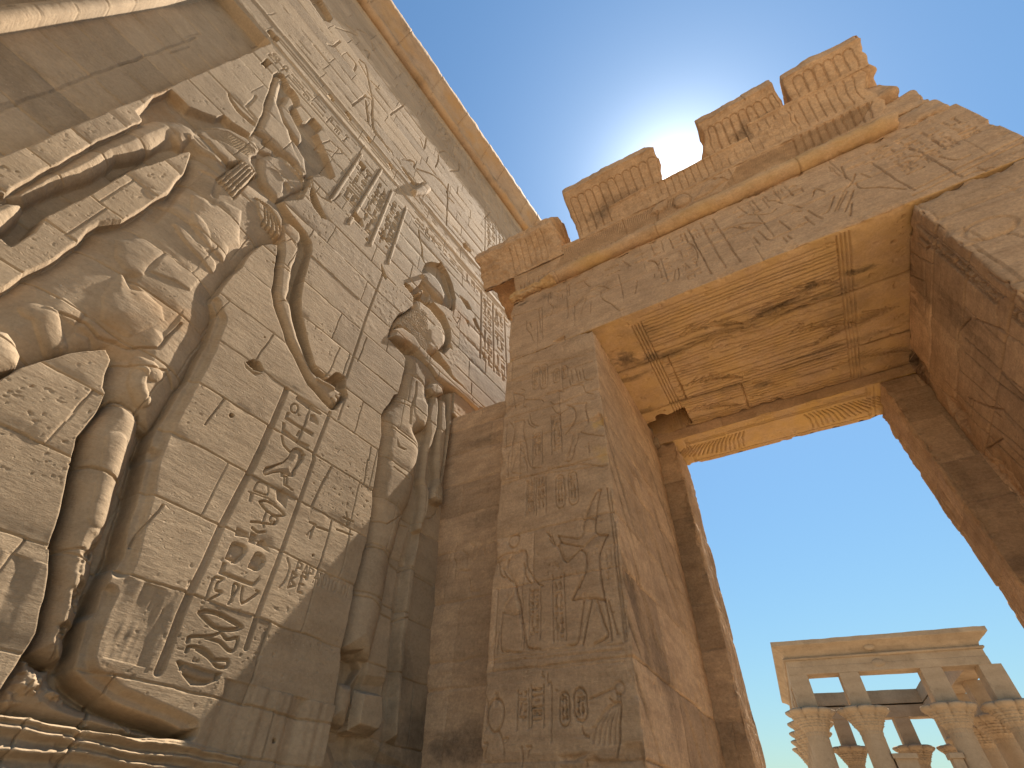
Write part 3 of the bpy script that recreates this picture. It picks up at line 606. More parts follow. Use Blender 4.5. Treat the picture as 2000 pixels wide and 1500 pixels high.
dig(px5(400,900,[(445,310),(485,320),(455,410),(425,400)])); gro(px5(400,900,[(430,300),(620,365),(700,420)]), .008, .010)
def lens(P, wd, dp): gro(P+P[:1], wd, dp)
lens(px5(400,900,[(540,402),(600,395),(690,440),(775,530),(690,540),(600,490)]), .015, .022)
for P in (px5(400,900,[(600,510),(570,600),(580,650)]), px5(400,900,[(450,605),(540,610),(680,630),(710,570),(660,545),(635,580),(650,605)]), px5(400,900,[(465,660),(520,700),(590,700)])): gro(P, .013, .020)
for P in (px5(400,900,[(310,640),(430,700),(430,750),(290,730)]), px5(400,900,[(450,690),(520,720),(490,820),(420,790)]), px5(400,900,[(490,820),(550,770),(590,770),(635,900),(560,850)]), px5(400,900,[(165,980),(205,995),(180,1080),(330,1140),(480,1190),(540,1120),(540,1170),(480,1240),(330,1190),(115,1100)])): dig(P, .022, .010)
for P in (px5(400,900,[(200,950),(265,805),(330,800),(390,830),(390,900),(300,1000)]), px5(400,900,[(430,1050),(490,905),(560,915),(580,990),(520,1080)])):
    S, d = hf.sd(pw(P)); hf.h[S] = np.where(d > 0, -0.024+0.018*np.clip(vn2(hf.U[S]*22, hf.V[S]*22, 3)+.5, 0, 1)*np.clip(d/.02, 0, 1), hf.h[S]); gro(P+P[:1], .009, .012)
for P in (px5(400,900,[(20,1350),(80,1160),(120,1140),(170,1160),(120,1200),(110,1270),(170,1290),(60,1360)]), px5(400,900,[(240,1400),(330,1260),(320,1215),(285,1230),(270,1380)]), px5(400,900,[(375,1240),(370,1400),(520,1290),(505,1270)])): gro(P, .012, .020)
lens(px5(0,900,[(975,745),(1010,740),(1070,748),(1130,780),(1180,818),(1090,822),(1030,800)],2.5), .020, .026)
gro(px5(0,900,[(915,890),(930,862),(1010,858),(1050,848),(1075,838),(1105,870),(1158,866),(1145,920),(1120,925),(1070,885),(1000,865)],2.5), .015, .022)
gro(px5(0,900,[(910,940),(925,915),(985,920),(1020,945),(1045,968),(1110,970),(1105,1005),(1060,1000),(1010,955),(960,925)],2.5), .015, .022)
BSK = px5(0,900,[(858,985),(880,980),(1000,1015),(1085,1035),(1060,1075),(1000,1100),(930,1100),(890,1050)],2.5)
hf.sink(pw(BSK), .026, .012); hf.ridge(pw(px5(0,900,[(905,1020),(980,1045),(1040,1055)],2.5)), .02, .02)
letters(hf, 'PAPAN', *pw([(575,1122)])[0], .085, .007, .008); letters(hf, 'BE', *pw([(562,1148)])[0], .10, .010, .009, .7); letters(hf, 'TOTOLOI', *pw([(618,1140)])[0], .075, .004, .008)
gro([(560,1092),(564,1110),(556,1134),(546,1146)], .012, .012)
for P in ([(604,1020),(616,1026),(600,1046)], [(612,1028),(606,1052)], [(618,1030),(640,1036)], [(670,1010),(690,1018)], [(676,1000),(680,1026)], [(658,1034),(688,1046)]): gro(P, .014, .014)
# pits and holes of the dressed wall
hf.sink(pw(px5(400,600,[(395,540),(470,510),(540,540),(580,620),(560,640),(480,620)])), .10, .02); hf.dig(pw(px5(400,600,[(370,520),(400,600),(500,680),(570,650),(480,630),(400,560)])), .02, .02)
for x, y, r in ((453,811,.018),(714,1013,.0),(537,1022,.012),(537,1446,.012),(717,468,.03),(612,1085,.01),(680,796,.009),(703,795,.008),(516,658,.008)):
    if r > 0: c_ = pw([(x, y)])[0]; hf.sink(hf.ell(c_, r, r, 10), .06, .008)
# --- upper text columns, bands and lines
for k, (a, b) in enumerate([((706,303),(647,392)), ((745,332),(682,437)), ((766,374),(724,479)), ((794,406),(759,514))]):
    A, B = pw([a, b]); hf.ridge([A, B], .020, .013, warp=False); hf.groove([(A[0]-.026, A[1]), (B[0]-.026, B[1])], .014, .016, warp=False)
UC = [np.mean([p[0] for p in pw(q)]) for q in ([(706,303),(647,392)], [(745,332),(682,437)], [(766,374),(724,479)], [(794,406),(759,514)])]
for k in range(3): text_col(hf, UC[k]+.05, UC[k+1]-.05, 6.9+.15*(k == 0), 8.35, .022, .018, 40+k)
for a, b, c_, e in ((707,324,716,312), (697,426,703,420)):
    q = pw([(a, b)])[0]; hf.sink([(q[0]-.06, q[1]-.07), (q[0]+.06, q[1]-.07), (q[0]+.06, q[1]+.07), (q[0]-.06, q[1]+.07)], .14, .01)
for P in ([(737,450),(752,462),(762,474),(755,472),(740,458)], [(822,356),(826,362),(830,372),(824,368)]): hf.sink(pw(P), .08, .015)
for z in (8.78, 8.98, 9.06, 9.24, 9.44, 9.62): hf.groove([(-0.9, z+.02), (9.9, z-.02)], .013, .012)
for z in (8.30, 8.66): hf.groove([(-0.85, z), (.55, z-.01)], .012, .012); hf.groove([(1.75, z), (5.2, z)], .012, .012)
text_row(hf, -.8, .5, 8.36, 8.6, .014, .013, 51); text_row(hf, 1.8, 5.0, 8.36, 8.6, .014, .014, 52)
for q in ([(640,183),(645,183),(654,196),(650,197)], [(673,217),(678,218),(688,235),(684,236)], [(715,268),(719,268),(726,279),(722,280)], [(757,317),(762,320),(768,330),(764,330)]): hf.sink(pw(q), .16, .012)
hf.sink(pw(px5(400,0,[(980,-60),(1130,-20),(1250,180),(1220,220),(1160,200)])), .10, .02)
hf.ridge([(-1.9, 9.30), (9.9, 9.26)], .05, .014); hf.ridge([(-1.9, 8.86), (9.9, 8.84)], .06, .012)
# text around the goddess and the crown
gx = [pw([q])[0][0] for q in ((939,640), (963,645), (988,690))]
zz = [pw([q])[0][1] for q in ((963,700), (963,600))]
for x in gx: hf.groove([(x, zz[0]-.3), (x, zz[1]+.1)], .022, .020, warp=False)
text_col(hf, gx[0]+.04, gx[1]-.04, zz[0]-.3, zz[1], .020, .018, 71); text_col(hf, gx[1]+.04, gx[2]-.04, zz[0]-.4, zz[1], .020, .018, 72)
for P in ([(922,622),(930,640),(946,662),(944,656),(936,640),(928,620)], [(896,575),(914,590),(922,606),(912,604)], [(906,620),(916,640),(916,628)], [(1003,702),(1010,700),(1004,710)]): hf.sink(pw(P), .05, .02)
hf.sink(pw([(903,475),(909,474),(921,491),(918,493),(905,485)]), .12, .02)
# --- upper register: seated kings and gods, sunk in outline
def inc(x0, y0, P, k=5.0, wd=.022, dp=.024): hf.groove(smooth(pw(px5(x0, y0, P, k))), wd, dp)
for P in ([(1270,260),(1380,300),(1490,345)], [(1370,235),(1430,280),(1490,330)], [(1490,285),(1560,320),(1620,400),(1650,490)], [(1200,430),(1260,445),(1320,400)], [(1390,520),(1470,620),(1460,690)], [(1510,580),(1570,640),(1600,800),(1640,1000),(1630,1130),(1650,1250),(1720,1350),(1800,1480)], [(1620,790),(1700,870)], [(1570,980),(1595,1190)], [(1590,900),(1640,960)], [(1500,600),(1600,780)], [(1440,1030),(1570,930)], [(1560,490),(1610,510),(1590,570)]): inc(400, 0, P)
for P in ([(570,900),(730,960),(850,1080),(870,1170),(860,1450)], [(560,1060),(640,1030)], [(790,740),(850,730),(960,820)], [(980,840),(980,910),(890,920)], [(880,1050),(860,1130)], [(880,1180),(930,1230)], [(750,880),(780,820),(780,760)], [(1250,1210),(1330,1290),(1370,1390)], [(1220,1360),(1270,1420)], [(1340,1420),(1370,1490)], [(1230,1380),(1290,1320)], [(70,190),(130,240),(140,420),(160,540),(330,740)], [(70,240),(100,430)], [(310,370),(440,280)], [(600,600),(640,700),(660,600)], [(420,800),(540,830),(540,890)]): inc(700, 150, P)
hf.sink(pw(px5(700,150,[(410,870),(440,890),(570,1060),(540,1060)])), .08, .02)
hf.bulge(pw(px5(700,150,[(510,1110),(640,1040),(700,1120),(640,1160),(540,1170)])), .0, .07, .06)
for k in range(11): hf.groove([(1.7+k*.52, 12.6), (1.7+k*.52, 14.3)], .02, .008); text_col(hf, 1.75+k*.52, 2.15+k*.52, 12.9, 14.2, .014, .024, 200+k)
for k in range(6): text_col(hf, -.2+k*.42, .12+k*.42, 13.3, 14.3, .012, .022, 300+k)
for k in range(5): text_col(hf, 3.6+k*.42, 3.95+k*.42, 10.2, 12.3, .014, .022, 330+k); hf.groove([(3.55+k*.42, 9.8), (3.55+k*.42, 12.5)], .02, .010)
# --- masonry: courses run through wall and figures alike
LV = [1.47, 1.87, 2.07, 2.47, 2.87, 3.25, 3.65, 4.05, 4.44, 4.86, 5.27, 5.67, 6.07, 6.47, 6.87, 7.27, 7.67, 8.07, 8.47, 8.87]+[9.27+.4*k for k in range(14)]
joints(hf, LV, 21, 0.6, 1.35, .0065, .012, .0026, wear=.006, tone=.9, mask=np.where(lab > 0, .25, 1.0))
for P in (px5(400,600,[(1315,400),(1245,560),(1185,670)]), px5(400,600,[(1580,300),(1490,530)]), px5(400,600,[(660,270),(560,420),(490,540)]), px5(400,600,[(190,900),(0,1150)]), px5(400,600,[(1620,1370),(1600,1500)]), px5(0,900,[(1590,430),(1420,650),(1300,830)]), px5(400,900,[(1590,0),(1550,240)]), px5(400,900,[(1240,590),(1110,1060)])): hf.groove(pw(P), .008, .015)
U, V = hf.U, hf.V
hf.h += (0.0025*fbm2(U*2.2, V*2.2, 90, 3)+0.0011*fbm2(U*11, V*15, 91, 3)).astype(F32)
inner = lab > 0
hf.h += np.where(inner, 0.004*fbm2(U*2.6, V*2.6, 95, 2)+0.0008*fbm2(U*9, V*9, 96, 2), 0).astype(F32)
pit = np.clip(fbm2(U*44, V*40, 97, 2)-0.41, 0, 1)*sstep(-.1, .3, vn2(U*1.7, V*1.7, 98)); hf.h -= (0.028*pit*np.where(lab > 0, .35, 1)).astype(F32)
rough = sstep(0.25, 0.45, fbm2(U*1.3, V*1.3, 99, 3)); hf.h += (np.where(lab > 0, .3, 1)*rough*0.0035*fbm2(U*18, V*18, 100, 3)).astype(F32)
for c_, rx, ry, a in (((330,200), .12, .16, .55), ((560,450), .1, .2, .6), ((400,640), .10, .2, .25), ((330,600), .2, .12, .4), ((790,660), .16, .08, .5), ((900,620), .25, .2, .35), ((200,1320), .1, .05, .3), ((250,650), .2, .2, .3)): hf.blotch(pw([c_])[0], rx, ry, a, 7, 'oc')
for c_, rx, ry, a in (((840,1440), .22, .18, .75), ((800,1300), .14, .2, .5), ((780,1480), .3, .12, .6)): hf.blotch(pw([c_])[0], rx, ry, a, 9, 'st')
Vv = wall_pt(U, V, hf.h); Vv[..., 1] -= D0
fc = grid_faces(*U.shape)
lf = lab[:-1, :-1].ravel()
split_mesh(['relief_wall', 'carved_god', 'carved_goddess', 'patch_stone'], lf, Vv.reshape(-1, 3), fc, M_PYL, pylon, {'tone': hf.tone, 'stain_shade': hf.st, 'ochre': hf.oc})
print('pylon verts', U.size)

# crowning torus and cavetto, and the mass of the tower behind
def sweep(name, prof, xs, mat, parent, amp, seed, fn, attrs=True, caps=True):
    """profile (list of (a,b)) swept along xs; fn(x,a,b) -> xyz arrays"""
    P = np.array(prof); A = np.repeat(P[None, :, 0], len(xs), 0); B = np.repeat(P[None, :, 1], len(xs), 0); X = np.repeat(np.array(xs)[:, None], len(P), 1)
    n = amp*fbm3(X*5, A*5, B*5, seed, 3)+.5*amp*fbm3(X*21, A*21, B*21, seed+6, 2)
    for j in JX: n = n+np.where(A < .3, .022*np.exp(-((X-j)/.012)**2), 0)
    m_ = amp*fbm3(X*5+40, A*5, B*5, seed+3, 3)
    v = fn(X, A+n, B+m_).reshape(-1, 3)
    f = grid_faces(len(xs), len(P), wrap=True)
    tone = 0.7*vn2(np.floor(X*0.9+seed)*3.7, 0*X, seed)
    return mesh_np(name, v, f, mat, parent, {'tone': tone, 'ochre': np.clip(0.35+fbm2(X*1.6, B*2.5, seed+1, 4)*1.4, 0, 1), 'stain_shade': np.clip(fbm2(X*2.2, B*5, seed+2, 4)*1.6-.5, 0, .7)})
def pyl_fn(X, A, B): return np.stack([X, BAT*(B-EYE)+A, B], -1)      # A: offset from the wall plane (negative = towards the court)
JX = np.cumsum(.62+.55*np.random.RandomState(4).rand(16))-2.0
xs = np.unique(np.concatenate([np.arange(-2.02, 4, .024), np.arange(4, 10.05, .05)]+[j+np.array([-.02, -.01, 0, .01, .02]) for j in JX]))
sweep('torus_moulding', [(-.04+.13*math.cos(a)-.02, 14.56+.13*math.sin(a)) for a in np.linspace(0, 2*math.pi, 15)[:-1]], xs, M_CAV, pylon, .014, 31, pyl_fn)
cav = [(-.02-.34*t**2.2, 14.62+1.0*t) for t in np.linspace(0, 1, 30)]
cav = [(0.4, 14.62)]+cav+[(-.37, 15.64), (-.37, 15.92), (0.4, 15.94)]
oc = sweep('cavetto_cornice', cav, xs, M_CAV, pylon, .030, 33, pyl_fn)
def box(name, mn, mx, mat, parent=None):
    x0, y0, z0 = mn; x1, y1, z1 = mx
    v = [(x0,y0,z0),(x1,y0,z0),(x1,y1,z0),(x0,y1,z0),(x0,y0,z1),(x1,y0,z1),(x1,y1,z1),(x0,y1,z1)]
    f = [(0,3,2,1),(4,5,6,7),(0,1,5,4),(1,2,6,5),(2,3,7,6),(3,0,4,7)]
    return mesh_np(name, np.array(v), np.array(f), mat, parent, smooth=False)
def wedge(name, pts, y1, mat, parent):
    """battered mass: pts = (x, y, z) front corners, extruded back to y1"""
    v = list(pts)+[(x, y1, z) for x, y, z in pts]
    f = [(0,1,2,3),(7,6,5,4),(0,4,5,1),(1,5,6,2),(2,6,7,3),(3,7,4,0)]
    return mesh_np(name, np.array(v, float), np.array(f), mat, parent, smooth=False)
yb = lambda z: BAT*(z-EYE)
wedge('tower_core', [(-2.0, yb(0)+.42, 0), (10.0, yb(0)+.42, 0), (10.0, yb(15.9)+.42, 15.9), (-2.0, yb(15.9)+.42, 15.9)], 7.0, M_PYL, pylon)
wedge('plinth', [(-2.0, yb(0)-.06, -.2), (10.0, yb(0)-.06, -.2), (10.0, yb(1.2)-.012, 1.22), (-2.0, yb(1.2)-.012, 1.22)], 1.0, M_PYL, pylon)
# ---------------------------------------------------------------- the gate
GD = np.array([-math.sin(GYAW), math.cos(GYAW), 0.0]); GN = np.array([math.cos(GYAW), math.sin(GYAW), 0.0])
_r = ray(890, 815); CRN = _r*(D0/(_r[1]-BAT*_r[2]))                # where the joining wall meets the pylon
G0 = CRN-0.30*GN; G0[2] = 0
GS = -GD                                                          # local axes: s (along the front, southwards), d (depth), z
gate = tag(empty('temple_gate', tuple(G0), math.atan2(GS[1], GS[0])), 'tall ruined sandstone gate with broken fluted cornice, open to the sky', 'gate')
EL = np.array([-(G0 @ GS), -(G0 @ GN), EYE])
def gp(P, ax, val):
    """photograph pixels -> local point on the plane (axis ax = val); returns the two other coordinates"""
    out = []
    for x, y in P:
        r = ray(x, y); q = np.array([r @ GS, r @ GN, r[2]]); p = EL+q*((val-EL[ax])/q[ax])
        out.append(tuple(np.delete(p, ax)))
    return out
def ax_arr(a, b, st): return np.linspace(a, b, max(int(round((b-a)/st)), 1)+1)
def block(name, mn, mx, st, faces, ops, parent, mat, rad=.02, amp=.006, chip=.05, seed=0, ochre=0.0, warpf=None, lab_fn=None):
    """a block of masonry: each face a grid, edges rounded and chipped by 3-D noise, faces carved by ops"""
    mn = np.array(mn, float); mx = np.array(mx, float)
    AX = [ax_arr(mn[k], mx[k], st[k]) for k in range(3)]
    spec = {'front': (1, 0, (0, 2)), 'back': (1, 1, (0, 2)), 'left': (0, 0, (1, 2)), 'right': (0, 1, (1, 2)), 'bottom': (2, 0, (0, 1)), 'top': (2, 1, (0, 1))}
    VV = []; FF = []; T = []; S_ = []; O = []; off = 0
    for fn_, (ax, side, (a, b)) in spec.items():
        q = faces.get(fn_, 12)
        A = AX[a]; B = AX[b]
        if q > 1:
            A = np.append(A[:-1:q], A[-1]); B = np.append(B[:-1:q], B[-1])
        h = HF(A, B, seed=seed+ax*7+side, warp=.004, wfreq=8)
        if fn_ in ops: ops[fn_](h)
        P = np.zeros(h.U.shape+(3,)); P[..., a] = h.U; P[..., b] = h.V; P[..., ax] = mx[ax] if side else mn[ax]
        inn = np.clip(P, mn+rad, mx-rad); n = P-inn; n /= np.linalg.norm(n, axis=-1, keepdims=True)+1e-9
        nz = fbm3(P[..., 0]*3, P[..., 1]*3, P[..., 2]*3, seed, 3)
        de = np.minimum(np.minimum(h.U-A[0], A[-1]-h.U), np.minimum(h.V-B[0], B[-1]-h.V))
        cn = fbm3(P[..., 0]*6, P[..., 1]*6, P[..., 2]*6, seed+5, 4, .6)
        ch = chip*np.clip(cn*1.7-.05, 0, 1)*np.exp(-de/.035)
        Q = inn+n*(rad+amp*nz-ch)[..., None]
        fnrm = np.zeros(3); fnrm[ax] = 1 if side else -1
        Q += fnrm*(h.h*np.clip(de/.03, 0, 1))[..., None]
        if warpf: Q = warpf(Q)
        VV.append(Q.reshape(-1, 3)); FF.append(grid_faces(*h.U.shape, flip=(side == 1) == (ax == 1))+off); off += h.U.size
        T.append(h.tone.ravel()); S_.append(h.st.ravel())
        O.append(np.clip(h.oc+ochre*(0.6+0.8*fbm3(P[..., 0]*1.5, P[..., 1]*1.5, P[..., 2]*1.5, seed+9, 3)), 0, 1).ravel())
    return mesh_np(name, np.concatenate(VV), np.concatenate(FF), mat, parent, {'tone': np.concatenate(T), 'stain_shade': np.concatenate(S_), 'ochre': np.concatenate(O)})
ZL = 5.405                                                         # soffit height
GLV = [.45, .95, 1.45, 1.95, 2.42, 2.95, 3.35, 3.85, 4.25, 4.72, 5.1]
def basefin(h, seed, lv=GLV, wmin=.7, wmax=1.4, gw=.007, gd=.011, amp=1.0, tone=1.0):
    joints(h, lv, seed, wmin, wmax, gw, gd, .0015, wear=.006, tone=tone)
    U, V = h.U, h.V
    h.h += (amp*(.0035*fbm2(U*2.5, V*2.5, seed+1, 3)+.0016*fbm2(U*9, V*22, seed+2, 3))).astype(F32)
    h.h -= (.03*np.clip(fbm2(U*20, V*26, seed+3, 2)-.45, 0, 1)).astype(F32)
def strokes(h, f, x0, y0, k, LL, wd=.012, dp=.010):
    for P in LL: h.groove(smooth(f(px5(x0, y0, P, k)), 3) if len(P) > 2 else f(px5(x0, y0, P, k)), max(wd*.5, .006), dp*1.35)
FR = lambda P: gp(P, 1, 0.0)
def cols(h, f, x0, y0, k, rects, seed, dp=.007, lw=.008, frame=True, cart=False):
    dp *= 2.0; lw *= .8
    for i, (a, b, c_, e) in enumerate(rects):
        q = f(px5(x0, y0, [(a, b), (c_, b), (c_, e), (a, e)], k)); u0 = (q[0][0]+q[3][0])/2; u1 = (q[1][0]+q[2][0])/2; v1 = (q[0][1]+q[1][1])/2; v0 = (q[2][1]+q[3][1])/2
        if u0 > u1: u0, u1 = u1, u0
        if v0 > v1: v0, v1 = v1, v0
        W = u1-u0
        if cart:
            R = W*.45; P = [(u0, v0+R), (u0, v1-R), (u0+W*.2, v1-R*.25), (u0+W/2, v1), (u1-W*.2, v1-R*.25), (u1, v1-R), (u1, v0+R), (u1-W*.2, v0+R*.25), (u0+W/2, v0), (u0+W*.2, v0+R*.25), (u0, v0+R)]
            h.groove(P, lw, dp); text_col(h, u0+.16*W, u1-.16*W, v0+R*.6, v1-R*.6, dp, lw*.8, seed+i)
        else:
            if frame: h.groove([(u0, v0), (u0, v1)], lw, dp); h.groove([(u1, v0), (u1, v1)], lw, dp)
            text_col(h, u0+.08*W, u1-.08*W, v0, v1, dp, lw*.8, seed+i)
def jamb_front(h):
    f = FR
    # middle register: two standing figures, offering
    strokes(h, f, 600, 850, 2.307, [[(1350,240),(1430,930)], [(1365,250),(1440,925)], [(955,520),(985,525),(990,590),(1005,620),(1035,665),(1060,680)], [(975,580),(985,640),(1010,670)], [(880,600),(900,640),(930,665),(940,700),(955,760),(965,800),(968,880),(972,960),(960,980)], [(940,690),(960,760),(970,830),(985,940),(1000,958),(1050,962)], [(850,560),(880,540),(925,528)], [(850,575),(890,560)], [(860,580),(870,630),(895,645)], [(885,800),(920,812),(955,805)], [(880,800),(870,960),(905,975),(955,980)], [(850,890),(830,960)], [(862,890),(852,990)], [(905,560),(900,600)]], .014, .012)
    h.groove(h.ell(f([(1003,1056)])[0], .048, .052), .009, .018)
    strokes(h, f, 600, 850, 2.307, [[(1310,250),(1325,245),(1318,270),(1302,360),(1300,440),(1350,450),(1345,465)], [(1300,260),(1280,300),(1258,350),(1244,390),(1240,430)], [(1240,380),(1265,372),(1290,378)], [(1245,440),(1225,465),(1190,462),(1130,455)], [(1130,455),(1140,485),(1125,500)], [(1128,500),(1148,548),(1172,573),(1195,550),(1232,512)], [(1140,480),(1170,490),(1240,500)], [(1230,512),(1250,535),(1252,600),(1235,650),(1190,742)], [(1352,450),(1325,515),(1318,560),(1325,640),(1342,742)], [(1190,742),(1260,735),(1342,742)], [(1245,750),(1228,860),(1212,938),(1170,948)], [(1282,745),(1262,850),(1240,945)], [(1305,750),(1335,850),(1352,905),(1290,940)], [(1342,740),(1360,830),(1370,925)], [(1358,750),(1395,895)], [(1100,470),(1080,440)], [(1090,470),(1115,500),(1100,455)]], .014, .013)
    cols(h, f, 600, 850, 2.307, [(985,200,1020,360),(1030,190,1075,355),(1000,690,1050,920),(1105,625,1160,930)], 400); cols(h, f, 600, 850, 2.307, [(1120,180,1158,330),(1176,165,1216,315)], 420, cart=True)
    text_row(h, *sorted([f([(1078,1112)])[0][0], f([(1098,1112)])[0][0]]), f([(1075,1115)])[0][1], f([(1075,1100)])[0][1], .006, .007, 5)
    text_col(h, f([(1180,1090)])[0][0], f([(1195,1090)])[0][0], f([(1190,1150)])[0][1], f([(1180,1075)])[0][1], .006, .007, 8)
    strokes(h, f, 600, 850, 2.307, [[(780,1005),(1100,965),(1420,940)], [(780,1030),(1420,965)]], .012, .0035)
    g_ = lambda P: smooth(f(px5(600, 850, P, 2.307)), 3)
    h.body(g_([(1232,512),(1290,455),(1350,450),(1325,515),(1318,560),(1325,640),(1342,742),(1260,735),(1190,742),(1235,650),(1252,600),(1250,535)]), .016, .022)
    h.body(g_([(1245,742),(1282,742),(1262,850),(1240,945),(1170,948),(1212,938),(1228,860)]), .014, .016); h.body(g_([(1305,745),(1345,742),(1362,830),(1366,930),(1290,942),(1350,905),(1332,850)]), .014, .016)
    h.body(g_([(1300,440),(1302,360),(1318,270),(1325,248),(1308,250),(1280,300),(1244,390),(1240,440)]), .014, .016); h.body(g_([(1128,500),(1148,548),(1172,573),(1195,550),(1240,500),(1225,520),(1175,555),(1155,530),(1140,490)]), .010, .012)
    h.body(g_([(925,528),(985,525),(990,590),(968,680),(972,800),(880,790),(930,700),(925,655),(880,600)]), .015, .020); h.body(g_([(935,700),(965,760),(985,940),(1050,960),(960,965),(965,880),(950,790)]), .014, .016)
    g2 = lambda P: smooth(f(px5(930, 680, P, 5)), 3)
    h.body(g2([(360,720),(470,700),(455,800),(490,940),(510,1100),(480,1120),(440,960),(390,1040),(340,1200),(320,1150),(345,960),(370,800)]), .013, .018); h.body(g2([(880,555),(1075,530),(1072,580),(1100,740),(1015,822),(990,880),(930,1090),(870,1100),(920,950),(940,845),(870,840),(950,720),(965,620)]), .013, .018)
    # upper register
    strokes(h, f, 930, 680, 5, [[(360,440),(440,460),(470,480),(460,560),(490,575)], [(360,450),(370,520),(385,590)], [(325,572),(380,560),(425,545)], [(520,640),(540,735),(605,765)], [(500,700),(520,750),(570,780)], [(330,730),(370,800),(345,960),(310,1060),(305,1250)], [(300,740),(290,900),(285,980)], [(470,720),(455,800),(490,940),(510,1100),(540,1165),(630,1165)], [(460,1060),(490,1140),(490,1210)], [(340,1215),(390,1040),(430,990),(460,1020)], [(340,1220),(440,1225)], [(440,400),(475,420),(430,450)], [(480,505),(620,498),(655,520)]], .012, .010)
    strokes(h, f, 930, 680, 5, [[(930,362),(1030,358),(1050,385),(1062,425),(1100,440),(1140,450)], [(920,360),(910,310)], [(740,570),(775,620),(820,640),(870,610),(895,585)], [(720,520),(760,545),(880,520),(935,492)], [(880,555),(940,575),(965,620),(968,690),(920,770),(868,845)], [(1075,530),(1072,580),(1080,650),(1100,740)], [(1015,822),(1060,838),(1150,852),(1290,862)], [(940,845),(920,950),(898,1060)], [(995,880),(960,980),(930,1090),(860,1110)], [(1090,925),(1102,1020)], [(690,440),(780,410),(860,425)], [(925,215),(940,330)], [(965,200),(1000,320)], [(1000,210),(1020,310)], [(1030,195),(1060,300),(1130,310)], [(780,1165),(1000,1130),(1240,1160)], [(700,1180),(900,1150)]], .012, .010)
    cols(h, f, 930, 680, 5, [(735,650,830,1030),(550,820,640,1140)], 430); cols(h, f, 930, 680, 5, [(545,180,610,400),(620,160,695,395),(750,200,810,335),(830,170,890,300)], 440, cart=True)
    strokes(h, f, 930, 680, 5, [[(400,160),(700,130),(1080,70)], [(380,330),(700,250),(1130,130)], [(280,690),(700,570),(1180,400)], [(220,1290),(1290,1140)]], .009, .007)
    # lower register
    strokes(h, f, 930, 1200, 5, [[(340,430),(90,455)], [(590,440),(1000,395),(1430,350),(1438,470)], [(590,440),(620,530),(1000,505),(1438,462)], [(90,490),(430,455)], [(85,450),(1420,290)]], .012, .0035)
    strokes(h, f, 930, 1200, 5, [[(640,560),(630,600),(660,620)], [(690,590),(690,680),(730,700),(735,1250)], [(85,790),(105,870),(95,1020),(105,1080),(85,1145)], [(185,770),(185,890)], [(205,770),(205,885)], [(70,1185),(65,1265),(105,1265),(80,1350),(50,1420)], [(215,1140),(240,1200),(262,1260),(265,1360)], [(265,1215),(310,1215),(290,1245)], [(450,1300),(448,1480)], [(490,1300),(540,1295),(510,1340),(505,1400)]], .013, .011)
    h.groove(h.ell(f(px5(930,1200,[(185,980)]))[0], .058, .088), .009, .018); h.groove(h.ell(f(px5(930,1200,[(1397,715)]))[0], .026, .030), .010, .010)
    for k in range(6):
        t = k/5.0; h.groove(f(px5(930,1200,[(1350+10*k, 850),(1240+34*k, 960),(1160+48*k, 1090),(1135+52*k, 1250)])), .010, .010)
    strokes(h, f, 930, 1200, 5, [[(1400,770),(1415,860),(1412,960),(1400,1200),(1370,1380)], [(1370,760),(1380,820)], [(1300,810),(1330,850)], [(1100,825),(1350,715)], [(1030,1100),(1045,1180),(1100,1200)]], .012, .012)
    cols(h, f, 930, 1200, 5, [(398,740,508,1130),(535,700,655,1110)], 460, dp=.009); cols(h, f, 930, 1200, 5, [(812,750,910,1100),(955,710,1075,1050)], 470, dp=.009, cart=True)
    for P, dp in (([(780,1380),(900,1360),(1050,1335),(1110,1340),(1060,1400),(950,1450),(830,1440)], .03), ([(1130,1350),(1250,1400),(1380,1380),(1420,1240),(1560,1240),(1700,1240),(1760,1560),(740,1560),(820,1450),(960,1470),(1080,1400)], .022)): h.dig(f(px5(930,1200,P)), dp, .03)
    h.dig(f(px5(930,680,[(1190,630),(1230,640),(1290,780),(1240,770),(1110,715)])), .03, .02); h.blotch(f(px5(930,680,[(1200,720)]))[0], .06, .05, 1.0, 3, 'oc')
    h.blotch(f(px5(930,680,[(1230,1020)]))[0], .06, .08, .7, 4, 'oc')
    for q in ((185,1200),(245,640),(530,640)): pass
    h.blotch(f(px5(930,1200,[(340,580)]))[0], .16, .10, .3, 12, 'st')
    basefin(h, 501)
    for k in range(14):
        x = h.us[0]+(.1+.85*((k*37) % 100)/100); z = 1.9+3.2*((k*53) % 100)/100
        c_ = (x, z); h.dig(h.ell(c_, .014, .005, 8), .02, .004)
LP = lambda P: gp(P, 0, 1.88)
def reveal(h):
    basefin(h, 520, wmin=.9, wmax=1.6, gd=.018, gw=.008, tone=1.4)
    for P in ([(1360,440),(1385,500),(1420,560)], [(1370,715),(1385,800),(1410,900),(1425,1060),(1500,1180),(1600,1300),(1720,1440)], [(1440,960),(1560,1150),(1700,1350),(1790,1480)], [(1350,900),(1450,1180),(1550,1420)], [(1480,860),(1560,1000),(1640,1100)]): h.groove(LP(px5(930,680,P)), .010, .014); 
    for c_, rx, ry in (((1290,1300), .16, .22), ((1310,1360), .1, .3), ((1265,1290), .06, .1), ((1245,930), .1, .12), ((1300,1000), .05, .2)): h.blotch(LP([c_])[0], rx, ry, .5, 31)
    st = sstep(.16, .42, fbm2((h.U+h.V*.62)*11, (h.V-h.U*.3)*1.1, 71, 4)); h.st = np.maximum(h.st, (.75*st*sstep(-.1, .3, fbm2(h.U*1.2, h.V*.8, 72, 2))).astype(F32))
    h.h -= (.012*st).astype(F32)
